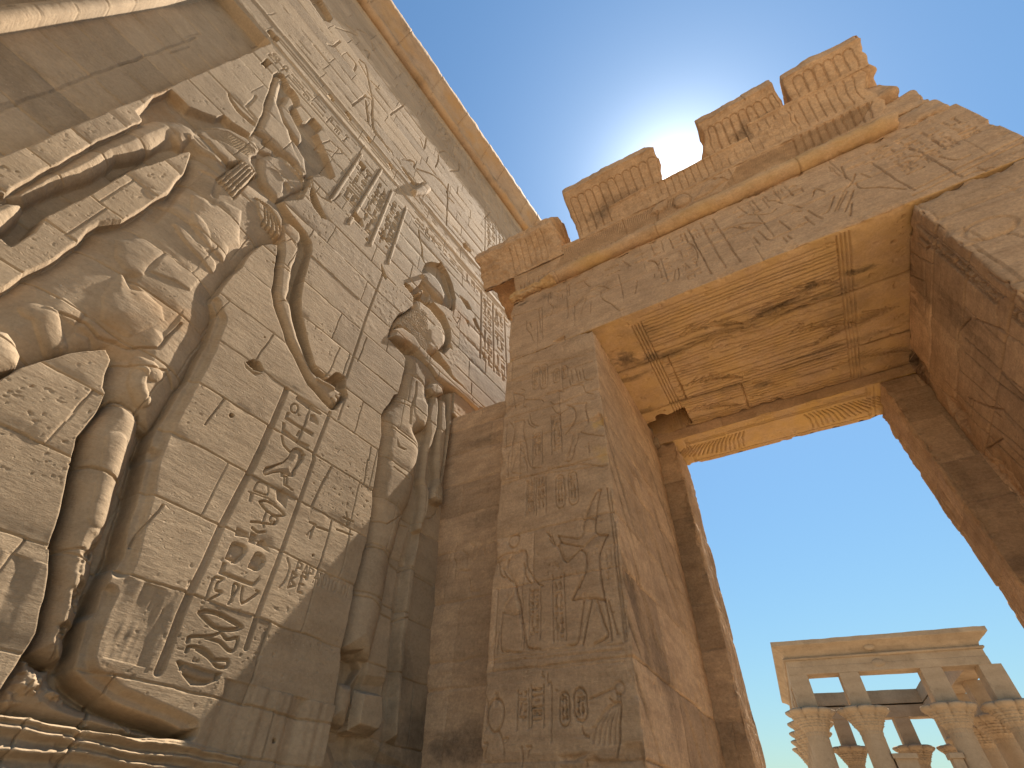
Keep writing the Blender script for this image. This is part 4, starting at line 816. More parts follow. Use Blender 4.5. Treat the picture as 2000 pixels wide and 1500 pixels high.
block('jamb', (.87, 0, 0), (1.88, 2.0, ZL), (.0052, .0085, .0056), {'front': 1, 'right': 1, 'bottom': 20, 'back': 20, 'left': 6, 'top': 20}, {'front': jamb_front, 'right': reveal}, gate, M_GATE, rad=.012, amp=.006, chip=.035, seed=50)
# --- lintel: carved front and winged soffit
SOF = lambda P: gp(P, 2, ZL)
def lintel_front(h):
    f = FR
    strokes(h, f, 1250, 300, 5, [[(460,730),(580,950),(700,1180)], [(470,740),(690,1175)], [(580,680),(830,1120)], [(588,676),(838,1116)], [(700,640),(975,1060)], [(710,640),(985,1060)], [(280,820),(320,910)], [(200,850),(235,955)], [(100,890),(140,990)], [(1090,460),(1160,550)], [(1300,360),(1375,450)], [(1410,320),(1480,400)], [(1150,610),(1310,810)], [(200,1020),(270,1250)], [(950,520),(1050,590)], [(390,780),(410,850)], [(430,770),(460,860)]], .012, .012)
    strokes(h, f, 1250, 300, 5, [[(480,880),(530,910),(560,1000),(545,1060)], [(80,1050),(130,1045),(180,1080)], [(370,1120),(380,1180),(370,1230)], [(340,1140),(330,1220)], [(960,715),(1010,730),(1060,725)], [(1150,760),(1200,800),(1240,840),(1270,845)], [(1240,470),(1310,460),(1390,485)], [(1450,500),(1500,505),(1580,530)], [(1640,550),(1700,590),(1780,630)], [(1480,590),(1520,565),(1580,560)], [(1400,820),(1440,860)], [(1440,800),(1480,830)], [(1110,820),(1170,890)], [(1360,660),(1470,740)], [(1600,610),(1700,690)], [(1060,600),(1250,590),(1330,540)], [(820,760),(900,720),(1000,740)], [(640,800),(1000,690),(1220,680)], [(1540,700),(1640,660)], [(1300,830),(1600,690)], [(1690,380),(1720,350),(1800,380)], [(1900,420),(1840,560),(1780,590)], [(1980,400),(1900,560)]], .016, .014)
    strokes(h, f, 900, 420, 5, [[(1360,740),(1370,810),(1460,870),(1540,930),(1600,915)], [(1540,580),(1565,700),(1590,820)], [(1200,640),(1225,670),(1260,695)], [(1340,690),(1390,690),(1440,715)], [(1820,445),(1880,450),(1930,475)], [(640,1040),(640,1110),(680,1160),(705,1225)], [(670,1050),(690,1100)], [(790,900),(795,1200)], [(760,930),(780,1150)], [(500,990),(780,910)], [(870,980),(900,900),(870,870)], [(1720,640),(1700,770)], [(1885,570),(1890,610)], [(1070,900),(1200,780),(1340,690)], [(1220,790),(1170,960)], [(1270,830),(1260,960)], [(1100,880),(1110,1080)], [(1030,700),(1040,1000)]], .014, .012)
    strokes(h, f, 1300, 60, 2.857, [[(1150,740),(1260,815),(1390,890)], [(1110,750),(1360,650)], [(1360,650),(1450,690),(1540,750)], [(1530,740),(1650,810),(1700,790),(1830,760)], [(1060,850),(1090,880),(1200,875),(1340,885)], [(990,900),(1040,850),(1060,800)], [(960,1000),(1010,900)], [(1000,1010),(1050,890)], [(1040,960),(1030,1030)], [(1360,700),(1430,700),(1390,730)], [(1530,700),(1620,720),(1700,690)], [(1480,600),(1540,640)], [(1740,760),(1990,860)], [(1380,920),(1990,620)], [(1400,880),(1990,590)], [(980,760),(1010,830)], [(1090,800),(1140,820)], [(830,890),(820,930)]], .016, .014)
    strokes(h, f, 1560, 380, 4.545, [[(1060,60),(1100,30),(1160,40)], [(1090,80),(1140,90),(1110,110)], [(1190,60),(1250,60)], [(1240,70),(1350,0)], [(1460,290),(1500,290),(1640,385)], [(1850,340),(1990,370)], [(1740,180),(1900,255)], [(1750,90),(1870,180),(1990,180)]], .014, .012)
    h.groove(h.ell(f(px5(1560,380,[(1700,295)],4.545))[0], .14, .10), .014, .012)
    zt = 6.46
    for k, (a, b) in enumerate([(1.35, 2.0), (2.1, 2.75), (2.85, 3.3), (3.5, 4.2), (4.35, 5.0)]): text_row(h, a, b, 6.16, 6.38, .013, .010, 600+k)
    for k, u in enumerate((2.62, 2.87)): text_col(h, u, u+.17, 5.5, 6.1, .011, .009, 620+k)
    for k in range(4): text_col(h, 4.75+.16*k, 4.88+.16*k, 5.75+.05*k, 6.3, .012, .010, 640+k)
    basefin(h, 530, lv=[5.41, 5.95], wmin=1.4, wmax=2.3, tone=.5)
    # worn patches
    S, d = h.sd(f(px5(900,420,[(800,820),(1000,640),(1400,560),(1500,700),(1200,900),(1000,1050),(850,1000)]))); h.h[S] -= np.where(d > 0, np.clip(d/.1, 0, 1)*.012*(1+fbm2(h.U[S]*9, h.V[S]*9, 5, 3)), 0).astype(F32)
    h.dig(f(px5(900,420,[(890,1250),(1020,1200),(1010,1175),(900,1230)])), .03, .01)
    h.blotch(f(px5(900,420,[(600,870)]))[0], .07, .035, 1.0, 13); h.blotch(f(px5(900,420,[(830,800)]))[0], .10, .06, .5, 14); h.blotch(f(px5(1250,300,[(1000,700)]))[0], .35, .15, .25, 15)
def soffit(h):
    f = SOF; J = [.72, 1.48]
    A = f([(1232,628),(1316,802)]); B = f([(1637,477),(1655,675)]); s0 = np.mean([a[0] for a in A])+.09; s1 = np.mean([b[0] for b in B])
    for k in range(4): h.groove([(s0-.10+.032*k, .16), (s0-.10+.032*k, 1.97)], .009, .02, warp=False); h.groove([(s1+.032*k, .05), (s1+.032*k, 1.97)], .009, .018, warp=False)
    rng = np.random.RandomState(5)
    for d in np.arange(.10, 1.95, .043):
        n = 1+rng.randint(3); xs_ = np.sort(rng.rand(2*n))*(s1-s0)+s0
        if d < .36 or rng.rand() < .5: xs_ = [s0, s1]
        for a, b in zip(xs_[::2], xs_[1::2]):
            h.groove([(a, d+.006*rng.randn()), ((a+b)/2, d+.008*rng.randn()), (b, d+.006*rng.randn())], .008, .018*(.5+rng.rand()))
    for cx, cd, sg in ((2.75, .55, 1), (3.75, .55, -1), (3.7, 1.05, 1), (4.25, 1.15, -1), (2.6, 1.30, 1), (4.2, 1.72, 1), (2.5, 1.78, 1)):
        for k in range(11):
            a = math.radians(-50+9*k); r0, r1 = .16, .42
            h.groove([(cx+sg*(.04*k-.2)+.12*math.cos(a), cd+.06*math.sin(a)), (cx+sg*(.04*k-.2)+(.34*math.cos(a))*sg, cd+.17*math.sin(a))], .008, .018)
    S, d = h.sd([(2.9, .62), (3.6, .58), (3.9, .72), (3.5, .86), (3.0, .88), (2.8, .76)]); h.h[S] += np.where(d > 0, .03*fbm2(h.U[S]*7, h.V[S]*9, 6, 4)-.015*np.clip(d/.05, 0, 1), 0).astype(F32)
    joints(h, J, 540, 5, 9, .012, .03, .002, wear=.012, tone=.6)
    U, V = h.U, h.V; h.h += (.008*fbm2(U*3, V*5, 541, 4)).astype(F32)
    h.h -= (.05*np.clip(fbm2(U*14, V*18, 543, 3)-.38, 0, 1)).astype(F32)
    h.sink(f([(1260,830),(1337,797),(1352,826),(1268,866)]), .62, .006, warp=False); h.blotch(f([(1300,832)])[0], .2, .12, 1.0, 3)  # blotch paints the pivot socket black, standing in for shade in the hole
    h.sink(h.ell(f([(1291,815)])[0], .07, .06, 14), .42, .01)
    for x, y, rx, ry, a in ((1224,703,.13,.10,1.),(1310,690,.40,.055,.85),(1270,700,.1,.05,1.),(1400,650,.30,.05,.5),(1520,603,.25,.055,.8),(1586,561,.055,.055,1.),(1610,580,.30,.05,.75),(1680,530,.12,.035,1.),(1450,640,.3,.06,.5),(1430,755,.22,.03,.8),(1490,752,.12,.05,.9),(1590,690,.25,.03,.9),(1690,660,.3,.05,.5),(1230,740,.2,.04,.8),(1255,805,.12,.04,.7),(1600,420,.2,.03,.3),(1660,560,.3,.1,.4)):
        h.blotch(f([(x, y)])[0], rx, ry, a, int(x))
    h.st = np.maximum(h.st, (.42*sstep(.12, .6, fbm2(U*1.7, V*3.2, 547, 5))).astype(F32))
    # the beam joint lines carry dark water stains
    for j in J: h.st = np.maximum(h.st, (.75*np.exp(-(np.abs(h.wV-j)/.025)**2)*sstep(-.2, .3, fbm2(U*2.5, V*4, 545, 3))).astype(F32))
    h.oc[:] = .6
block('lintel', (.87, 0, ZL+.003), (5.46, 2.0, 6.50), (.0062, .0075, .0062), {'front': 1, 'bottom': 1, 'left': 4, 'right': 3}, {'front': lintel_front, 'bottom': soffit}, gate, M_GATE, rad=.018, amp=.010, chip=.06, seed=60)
# --- right jamb: carved reveal
RP = lambda P: gp(P, 0, 4.60)
def reveal_r(h):
    f = RP
    for k in range(7): a = f(px5(1560,380,[(1215+18*k+(20 if k > 4 else 0), 400+20*k)],4.545))[0]; h.groove([(a[0], 1.6), (a[0], 5.3)], .008, .018)
    for x in (1440, 1465, 1560, 1600): a = f(px5(1560,380,[(x, 700)],4.545))[0]; h.groove([(a[0], 1.6), (a[0], 5.25)], .009, .022)
    q0 = f(px5(1560,380,[(1345,600)],4.545))[0][0]; q1 = f(px5(1560,380,[(1430,600)],4.545))[0][0]; text_col(h, min(q0, q1), max(q0, q1), 2.0, 5.15, .018, .008, 700)
    for P in ([(960,480),(1080,560),(1200,620)], [(900,660),(1000,720),(1110,760)], [(900,810),(1030,870)], [(880,920),(1000,1020),(1130,1180)], [(1520,1100),(1420,1200),(1400,1490)], [(1690,690),(1850,800),(1990,960)], [(1780,920),(1760,1030),(1780,1160),(1900,1300)], [(1550,1100),(1770,1180),(1990,1340)], [(1480,1280),(1720,1490)], [(1060,420),(1130,480),(1160,460)], [(950,620),(960,740)], [(1120,600),(1120,1050)]): h.groove(f(px5(1560,380,P,4.545)), .009, .024)
    for P in ([(1100,330),(1400,600),(1800,1000),(1990,1180)], [(1200,300),(1600,680),(1990,1000)], [(1420,30),(1700,300),(1990,520)], [(1350,200),(1620,430),(1990,800)], [(1700,150),(1850,290),(1990,400)], [(1450,480),(1620,560),(1780,600),(1900,760)], [(1530,420),(1600,520),(1760,660)], [(1500,500),(1480,700)], [(1640,980),(1780,880),(1900,1000),(1990,1080)]): h.groove(f(px5(1600,680,P)), .009, .024)
    h.bulge(f(px5(1560,380,[(1780,920),(1860,900),(1900,960),(1900,1150),(1850,1250),(1780,1160),(1750,1040)],4.545)), -.012, .014, .06)
    q = gp([(1760,470),(1740,640)], 0, 4.6)
    basefin(h, 560, lv=[.4, .9, 1.4, 1.9, 2.4, 2.85, 3.3, 3.75, 4.2, 4.65, 5.05], wmin=.8, wmax=1.5, gd=.022, gw=.009, tone=1.4)
    # ragged back corner under the soffit
    k = sstep(.45, .0, 2.0-h.U)*sstep(3.3, 4.4, h.V); h.h -= (k*.16*np.clip(fbm2(h.U*5, h.V*5, 565, 4)+.1, 0, 1)).astype(F32)
    for x, y, rx, ry, a in ((1765,690,.12,.25,1.),(1790,720,.10,.3,.9),(1763,500,.1,.2,.9),(1755,560,.08,.3,.8),(1800,560,.25,.2,.35),(1885,640,.08,.25,.6),(1870,600,.05,.4,.5),(1850,850,.2,.3,.4),(1930,700,.2,.3,.3)): h.blotch(f([(x, y)])[0], rx, ry, a, x)
block('jamb', (4.60, 0, 0), (5.46, 2.0, ZL), (.009, .0075, .0080), {'front': 1, 'left': 1, 'bottom': 20, 'back': 20, 'right': 4, 'top': 20}, {'front': lambda h: (strokes(h, FR, 1560, 380, 4.545, [[(1600,480),(1990,760)], [(1460,290),(1640,385)], [(1850,340),(1930,350),(1990,375)]], .014, .012), h.groove(h.ell(FR(px5(1560,380,[(1700,295)],4.545))[0], .14, .10), .014, .012), text_col(h, 5.05, 5.2, 4.3, 5.2, .008, .009, 720), basefin(h, 570, wmin=.8))[0], 'left': reveal_r}, gate, M_GATE, rad=.025, amp=.012, chip=.075, seed=70)
# --- rear door frame: rebate, thinner jambs, rear lintel
ZR = 5.285
def rear_soffit(h):
    s0, s1 = 2.28, 4.1
    for d in (2.13, 2.16, 2.55): h.groove([(2.2, d), (4.2, d)], .007, .018)
    for s in (2.2, 2.23, 4.17, 4.2, 4.24): h.groove([(s, 2.05), (s, 2.62)], .007, .018)
    for c_, sg in ((3.0, -1), (3.42, 1)):
        for k in range(17):
            t = k/16.0; u = c_+sg*(.12+.72*t)
            h.groove([(u, 2.21+.02*t), (u+sg*(.05+.05*t), 2.33), (u+sg*(.06+.16*t), 2.51-.14*t*t)], .0075, .022)
    text_row(h, 2.3, 4.1, 2.05, 2.12, .006, .006, 740); text_row(h, 2.3, 4.1, 2.57, 2.62, .006, .005, 741)
    h.oc[:] = .7; basefin(h, 575, lv=[], wmin=9, wmax=12, gd=.004, tone=.1)
block('rear_lintel', (.6, 2.0, ZR), (5.46, 2.62, 6.5), (.011, .010, .03), {'front': 1, 'bottom': 1}, {'bottom': rear_soffit, 'front': lambda h: basefin(h, 577, lv=[5.9], wmin=1.5, wmax=2)}, gate, M_GATE, rad=.012, amp=.012, chip=.05, seed=80, ochre=.35)
def rjf(h):
    basefin(h, 580, wmin=.5, wmax=.9, gd=.014, tone=2.0)
    U, V = h.U, h.V; h.st = np.maximum(h.st, (.25+.4*sstep(.0, .5, fbm2(U*3, V*1.5, 581, 4))).astype(F32))
    h.dig([(U.min()+.02, 4.55), (U.min()+.12, 4.6), (U.min()+.12, 5.1), (U.min()+.02, 5.1)], .05, .01)
def rjin(h):
    basefin(h, 585); U, V = h.U, h.V
    h.h += (.02*fbm2(U*7, V*3, 586, 4)).astype(F32)
    for k in range(9): u = 2.05+.06*k; h.groove([(u, 1.2), (u, 5.2)], .008, .012)
block('door_jamb', (.9, 2.0, 0), (2.10, 2.62, ZR-.003), (.010, .011, .012), {'front': 1, 'right': 1, 'top': 20}, {'front': rjf, 'right': rjin}, gate, M_GATE, rad=.02, amp=.016, chip=.09, seed=90, ochre=.1)
block('door_jamb', (4.285, 2.0, 0), (5.46, 2.62, ZR-.003), (.010, .011, .012), {'front': 1, 'left': 1, 'top': 20}, {'front': lambda h: (basefin(h, 590, wmin=.6, wmax=1.0, tone=1.6), h.st.__iadd__((.2+.3*sstep(.0, .5, fbm2(h.U*3, h.V*1.5, 583, 4))).astype(F32))), 'left': rjin}, gate, M_GATE, rad=.02, amp=.016, chip=.09, seed=95, ochre=.1)
# --- torus, uraeus frieze and the broken cavetto
def gswp(name, prof, s0, s1, seed, amp, ops=None, step=.0058, endr=(.06, .06), mat=None, ends=True, skew=None, ochre=.04):
    """sweep a (d,z) profile along s; the height field runs on (s, arc length); ends are broken"""
    P = np.array(prof, float); ln = np.concatenate([[0], np.cumsum(np.hypot(*np.diff(P, axis=0).T))])
    n = max(int(ln[-1]/step), 8); L = np.linspace(0, ln[-1], n); dd = np.interp(L, ln, P[:, 0]); zz_ = np.interp(L, ln, P[:, 1])
    S_ = np.linspace(s0, s1, max(int((s1-s0)/step), 6))
    h = HF(S_, L, seed=seed, warp=.004); h.prof = (L, dd, zz_)
    if ops: ops(h)
    tx = np.gradient(dd, L); tz = np.gradient(zz_, L); m_ = np.hypot(tx, tz)+1e-9; nx = -tz/m_; nzv = tx/m_
    U = h.U; Dm = np.repeat(dd[:, None], len(S_), 1); Zm = np.repeat(zz_[:, None], len(S_), 1)
    nz = amp*fbm3(U*4, Dm*4, Zm*4, seed, 4)+.3*amp*fbm3(U*17, Dm*17, Zm*17, seed+4, 2)
    H = h.h+nz
    X = U+0.0
    e0 = np.exp(-(U-s0)/.10); e1 = np.exp(-(s1-U)/.10)
    X = X+endr[0]*e0*(fbm3(0*U+1, Dm*5, Zm*5, seed+7, 3)+.1)-endr[1]*e1*(fbm3(0*U+9, Dm*5, Zm*5, seed+8, 3)+.1)
    if skew: X = X+skew(U, Dm, Zm)
    H = H-.014*(np.exp(-(U-s0)/.010)+np.exp(-(s1-U)/.010))+.010*np.clip(fbm3(U*11, Dm*11, Zm*11, seed+31, 3), -.4, .1)
    V3 = np.stack([X, Dm+H*nx[:, None], Zm+H*nzv[:, None]], -1)
    nv = V3.shape[0]*V3.shape[1]; f = grid_faces(*U.shape)
    verts = V3.reshape(-1, 3); tone = h.tone.ravel(); st = h.st.ravel(); oc = np.clip(h.oc.ravel()+ochre*(.5+fbm3(U*2, Dm*2, Zm*2, seed+2, 3)).ravel(), 0, 1)
    if ends:
        xf = []; add = []
        for col, sg in ((0, 1), (len(S_)-1, -1)):
            ring = V3[:, col]; k = 5; prev = np.arange(U.shape[0])*len(S_)+col
            c_ = ring.mean(0)
            for q in range(1, k+1):
                t = q/float(k); r = ring*(1-t)+c_*t; r[:, 0] += sg*(.06*fbm3(r[:, 0]*0+3+col, r[:, 1]*7, r[:, 2]*7, seed+20, 3))*min(1, 3*t)
                base = nv+sum(len(a) for a in add); add.append(r); cur = base+np.arange(len(ring))
                q4 = np.stack([prev, np.roll(prev, -1), np.roll(cur, -1), cur], 1)
                xf.append(q4 if sg > 0 else q4[:, ::-1]); prev = cur
        ex = np.concatenate(add); verts = np.concatenate([verts, ex]); f = np.concatenate([f]+xf); z0 = np.zeros(len(ex))
        tone = np.concatenate([tone, z0]); st = np.concatenate([st, z0]); oc = np.concatenate([oc, z0+.1])
    return mesh_np(name, verts, f, mat or M_GATE, gate, {'tone': tone, 'stain_shade': st, 'ochre': oc})
def closed(front, back=.55):
    z0, z1 = front[0][1], front[-1][1]
    return front+[(back, z1), (back, z0), front[0]]
ZT0 = 6.60
circ = [(-.02+.095*math.cos(a), ZT0+.095*math.sin(a)) for a in np.linspace(0, -2*math.pi, 25)]
gswp('torus_moulding', circ, 1.52, 5.0, 110, .018, lambda h: joints(h, [], 111, .9, 1.6, .008, .010, .003, tone=.5), ochre=.55, endr=(.15, .2))
gswp('torus_moulding', [(-.01+.085*math.cos(a), ZT0-.01+.085*math.sin(a)) for a in np.linspace(0, -2*math.pi, 21)], .86, 1.50, 113, .10, ochre=.6, endr=(.05, .1))
gswp('core_course', closed([(.02, 6.49), (.02, 6.72)]), .88, 5.42, 115, .02)
# cavetto: vertical at the torus, curling out 0.5 m at the lip
CZ0, CZ1, COV = 6.68, 7.66, .50
def cd(z): t = np.clip((z-CZ0)/(CZ1-CZ0), 0, 1); return -.005-COV*t**2.0
def frieze(h):
    L, dd, zz_ = h.prof
    def lz(z): return float(np.interp(z, zz_[:np.argmax(zz_)+1], L[:np.argmax(zz_)+1]))
    a, b = lz(6.70), lz(6.80); x = 1.0
    rng = np.random.RandomState(7)
    while x < 5.0:                                       # row of small uprights along the torus
        h.groove([(x, a-.01), (x+.005, b)], .010, .026, warp=False); x += .055+.02*rng.rand()+(.06 if x > 3.3 else 0)
    for k in range(56):                                  # feathers of the winged disk
        t = k/56.0
        u = 1.5+1.55*t; h.groove([(u, lz(6.83)), (u+.09, lz(6.93)), (u+.14, lz(7.04))], .0065, .020)
        u = 3.55+1.3*t; h.groove([(u, lz(6.83)), (u+.10, lz(6.93)), (u+.22, lz(7.05))], .0065, .020)
    h.groove([(1.2, lz(7.06)), (5.0, lz(7.06))], .010, .010); h.groove([(1.2, lz(6.81)), (5.0, lz(6.81))], .008, .008)
    h.bulge(h.ell((3.12, lz(6.94)), .095, .10), 0, .045, .09); h.groove(h.ell((3.12, lz(6.94)), .10, .105), .009, .012)
    h.bulge([(3.22, lz(6.86)), (3.35, lz(6.98)), (3.62, lz(7.02)), (3.6, lz(6.93)), (3.4, lz(6.85))], 0, .03, .05)
    h.bulge([(2.76, lz(6.97)), (2.86, lz(7.06)), (2.99, lz(7.06)), (2.96, lz(6.96)), (2.84, lz(6.92))], 0, .03, .05)
    h.groove([(2.8, lz(6.8)), (2.84, lz(6.95))], .014, .02); h.groove([(3.62, lz(6.93)), (3.5, lz(7.04))], .014, .02)
    for u in np.arange(4.3, 5.05, .075): h.groove([(u, lz(6.85)), (u+.03, lz(7.06))], .014, .020)
    joints(h, [], 120, .9, 1.6, .009, .014, .003, tone=.6); h.h += (.006*fbm2(h.U*4, h.V*6, 121, 4)).astype(F32)
zs_ = np.linspace(6.66, 7.10, 14)
gswp('frieze_course', closed([(float(cd(z)), float(z)) for z in zs_], .5), .93, 5.12, 120, .02, frieze, endr=(.1, .14))
def flutes(u0, u1, zb, zt, pitch=.085, arch=True, soot=None):
    def op(h):
        L, dd, zz_ = h.prof; k = np.argmax(zz_)+1
        def lz(z): return float(np.interp(z, zz_[:k], L[:k]))
        u = u0
        while u < u1-.03:
            r = pitch*.5
            if arch:
                P = [(u, lz(zb)), (u, lz(zt)-r*.9)]+[(u+r-r*math.cos(a), lz(zt)-r*.9+r*math.sin(a)) for a in np.linspace(0, math.pi, 7)][1:-1]+[(u+2*r, lz(zt)-r*.9), (u+2*r, lz(zb))]
                h.groove(P, .009, .014, warp=False)
            else: h.groove([(u, lz(zb)), (u+.005, lz(zt))], .009, .014, warp=False)
            u += pitch*(1.12 if arch else 1.0)
        if soot: h.blotch((soot[0], lz(soot[1])), soot[2], soot[3], .75, 17); h.blotch((soot[0]+.2, lz(soot[1])+.05), soot[2], soot[3]*.7, .5, 18)
        h.h += (.006*fbm2(h.U*3, h.V*4, 130, 4)+.006*np.clip(fbm2(h.U*14, h.V*14, 132, 3), -.2, .5)).astype(F32)
    return op
def cav_front(z0, z1, lip=.12, n=16): return [(float(cd(z)), float(z)) for z in np.linspace(z0, z1-lip, n)]+[(float(cd(z1-lip))-.02, z1-lip+.01), (float(cd(z1-lip))-.025, z1)]
# lower band of the cavetto that still stands in the gaps
gswp('cavetto_course', closed(cav_front(7.08, 7.30, .02), .45), 2.3, 4.0, 131, .018, flutes(2.95, 3.6, 7.09, 7.29, .075, False), endr=(.1, .1))
gswp('cavetto_course', closed(cav_front(7.085, 7.42, .02), .45), 4.02, 5.10, 133, .018, flutes(4.1, 5.1, 7.12, 7.38, .082, False), endr=(.05, .12))
gswp('cornice_block', closed(cav_front(7.07, 7.74), .35), 1.87, 3.02, 135, .022, flutes(1.93, 2.98, 7.12, 7.56, .088, True, (2.25, 7.28, .22, .13)), endr=(.03, .12), skew=lambda U, D, Z: -.02*(Z-7.07))
gswp('cornice_block', closed(cav_front(7.07, 7.74), .35), 3.55, 4.44, 137, .030, flutes(3.62, 4.4, 7.10, 7.56, .078, True, (3.95, 7.35, .15, .12)), endr=(.06, .15), skew=lambda U, D, Z: -.10*np.clip((Z-7.45), 0, 1)*(U > 4.1))
gswp('cornice_block', closed(cav_front(7.40, 7.74), .30), 4.47, 5.20, 139, .026, flutes(4.55, 5.15, 7.43, 7.60, .085, True), endr=(.03, .2))
# broken masonry stepping down at the right end
for k, (a, b, z0, z1, d0_, d1_) in enumerate(((5.02, 5.40, 6.70, 7.06, -.02, .5), (5.00, 5.26, 7.05, 7.34, -.10, .4), (4.92, 5.42, 6.46, 6.74, -.01, .5))):
    block('broken_masonry', (a, d0_, z0), (b, d1_, z1), (.02, .02, .02), {k2: 1 for k2 in ('front', 'left', 'right', 'bottom', 'top')}, {}, gate, M_GATE, rad=.05, amp=.08, chip=.12, seed=150+k)
# corner piece of the cornice overhanging the left jamb
gswp('corner_cornice', closed([(-.06, 6.98), (-.10, 7.05), (-.16, 7.18), (-.25, 7.30), (-.33, 7.40), (-.34, 7.52), (-.28, 7.58)], .62)[:-2]+[(.62, 6.98), (.40, 7.12), (.16, 7.20), (.0, 7.14), (-.06, 6.98)], .44, 1.66, 141, .05, flutes(.95, 1.55, 7.02, 7.36, .082, False), endr=(.12, .15))
# loose wedging stones left in the door-pivot corner
for k, (x, y, a_) in enumerate(((1266, 842, .055), (1277, 866, .07), (1262, 872, .05))):
    q = gp([(x, y)], 1, 1.93)[0]
    block('wedge_stone', (q[0]-a_, 1.88, q[1]-a_*.8), (q[0]+a_, 1.995, q[1]+a_*.8), (.012, .012, .012), {k2: 1 for k2 in ('front', 'left', 'right', 'bottom', 'top')}, {}, gate, M_PYL, rad=.02, amp=.04, chip=.06, seed=190+k)
# --- wall joining gate and pylon
jw = tag(empty('joining_wall', tuple(G0), math.atan2(GS[1], GS[0])), 'low plain wall bridging the gap between carved pylon and gate jamb', 'wall')
def jwf(h):
    h.lv = 1
    for P in ([(1210,310),(1190,380),(1170,450),(1195,490),(1180,640)], [(1340,310),(1370,330),(1360,400),(1335,450)], [(1450,320),(1400,440),(1370,480)], [(1240,570),(1340,572)], [(1260,380),(1310,420),(1300,510)], [(1325,650),(1340,790)], [(1360,770),(1425,772)], [(1470,360),(1490,420)]): h.groove(gp(px5(650,1000,P), 1, .30), .012, .011)
    joints(h, [1.4, 1.9, 2.42, 2.6, 3.05, 3.5, 3.86, 4.22, 4.62, 4.95], 160, .45, .9, .008, .012, .003, wear=.012, tone=.9)
    h.h += (.005*fbm2(h.U*3, h.V*3, 161, 3)+.004*fbm2(h.U*4, h.V*20, 162, 3)).astype(F32)
    h.blotch(gp([(940,1010)], 1, .3)[0], .25, .10, .55, 4); h.blotch(gp([(950,860)], 1, .3)[0], .2, .08, .5, 5); h.blotch(gp([(890,1470)], 1, .3)[0], .3, .14, .8, 6)
block('wall_face', (-.55, .30, 0), (.90, 1.4, 5.19), (.0085, .02, .0095), {'front': 1, 'top': 2, 'bottom': 30, 'back': 30, 'left': 30, 'right': 30}, {'front': jwf}, jw, M_GATE, rad=.015, amp=.008, chip=.03, seed=165)
# ---------------------------------------------------------------- the kiosk beyond the gate
KD = np.array([.19, -.982, 0]); KD /= np.linalg.norm(KD)
kiosk = tag(empty('kiosk', (48.94, 7.86, 0), math.atan2(KD[1], KD[0])), 'roofless pale sandstone kiosk on bell-capital columns, seen through the gate opening', 'kiosk')
KW, KL = 15.0, 21.7
def kring(name, prof, seed, amp=.03, step=.35):
    """rectangular ring around the kiosk; prof = closed list of (inset from the outer edge, z)"""
    us_ = []
    for side in range(4):
        n = int((KW if side % 2 == 0 else KL)/step)
        us_ += [(side, k/float(n)) for k in range(n)]
    V = []
    for o, z in prof:
        c_ = [(o, o), (KW-o, o), (KW-o, KL-o), (o, KL-o)]
        for sd_, t in us_:
            a, b = c_[sd_], c_[(sd_+1) % 4]; V.append((a[0]+(b[0]-a[0])*t, a[1]+(b[1]-a[1])*t, z))
    V = np.array(V); n = len(us_); m_ = len(prof)
    V[:, 2] += amp*fbm3(V[:, 0], V[:, 1], V[:, 2]*.3, seed, 3); V[:, 1] += amp*.6*fbm3(V[:, 0]*2, V[:, 1]*2, V[:, 2]*2, seed+1, 3)
    i = np.arange(m_*n).reshape(m_, n); i = np.concatenate([i, i[:, :1]], 1); i = np.concatenate([i, i[:1]], 0)
    f = np.stack([i[:-1, :-1].ravel(), i[:-1, 1:].ravel(), i[1:, 1:].ravel(), i[1:, :-1].ravel()], 1)
    tone = 1.1*vn2(np.floor(V[:, 0]/1.9)*3.3+np.floor(V[:, 1]/1.9)*5.1, np.floor(V[:, 2]/.8)*1.7, seed)
    return mesh_np(name, V, f, M_KIO, kiosk, {'tone': tone}, smooth=False)
kring('architrave', [(.70, 12.77), (.70, 13.3), (.72, 13.32), (.72, 13.80), (1.0, 13.80), (2.15, 13.80), (2.15, 12.77)], 1)
kring('torus_moulding', [(.74+.14*math.cos(a)-.05, 13.90+.11*math.sin(a)) for a in np.linspace(0, 2*math.pi, 9)[:-1]], 2, .015)
kring('cavetto_cornice', [(.76, 13.95)]+[(.76-.72*t**2.2, 13.98+.78*t) for t in np.linspace(.1, 1, 8)]+[(.0, 14.80), (.0, 15.12), (2.1, 15.14), (2.1, 13.95)], 3, .05)
def lathe(name, prof, n, mat, parent, rf=None, attrs=None):
    th = np.linspace(0, 2*math.pi, n, endpoint=False); Z = np.array([p[1] for p in prof]); R_ = np.array([p[0] for p in prof])
    TH, ZZ = np.meshgrid(th, Z); RR = np.repeat(R_[:, None], n, 1)
    if rf: RR = rf(RR, TH, ZZ)
    v = np.stack([RR*np.cos(TH), RR*np.sin(TH), ZZ], -1).reshape(-1, 3)
    f = grid_faces(len(prof), n, wrap=True)
    return mesh_np(name, v, f, mat, parent)
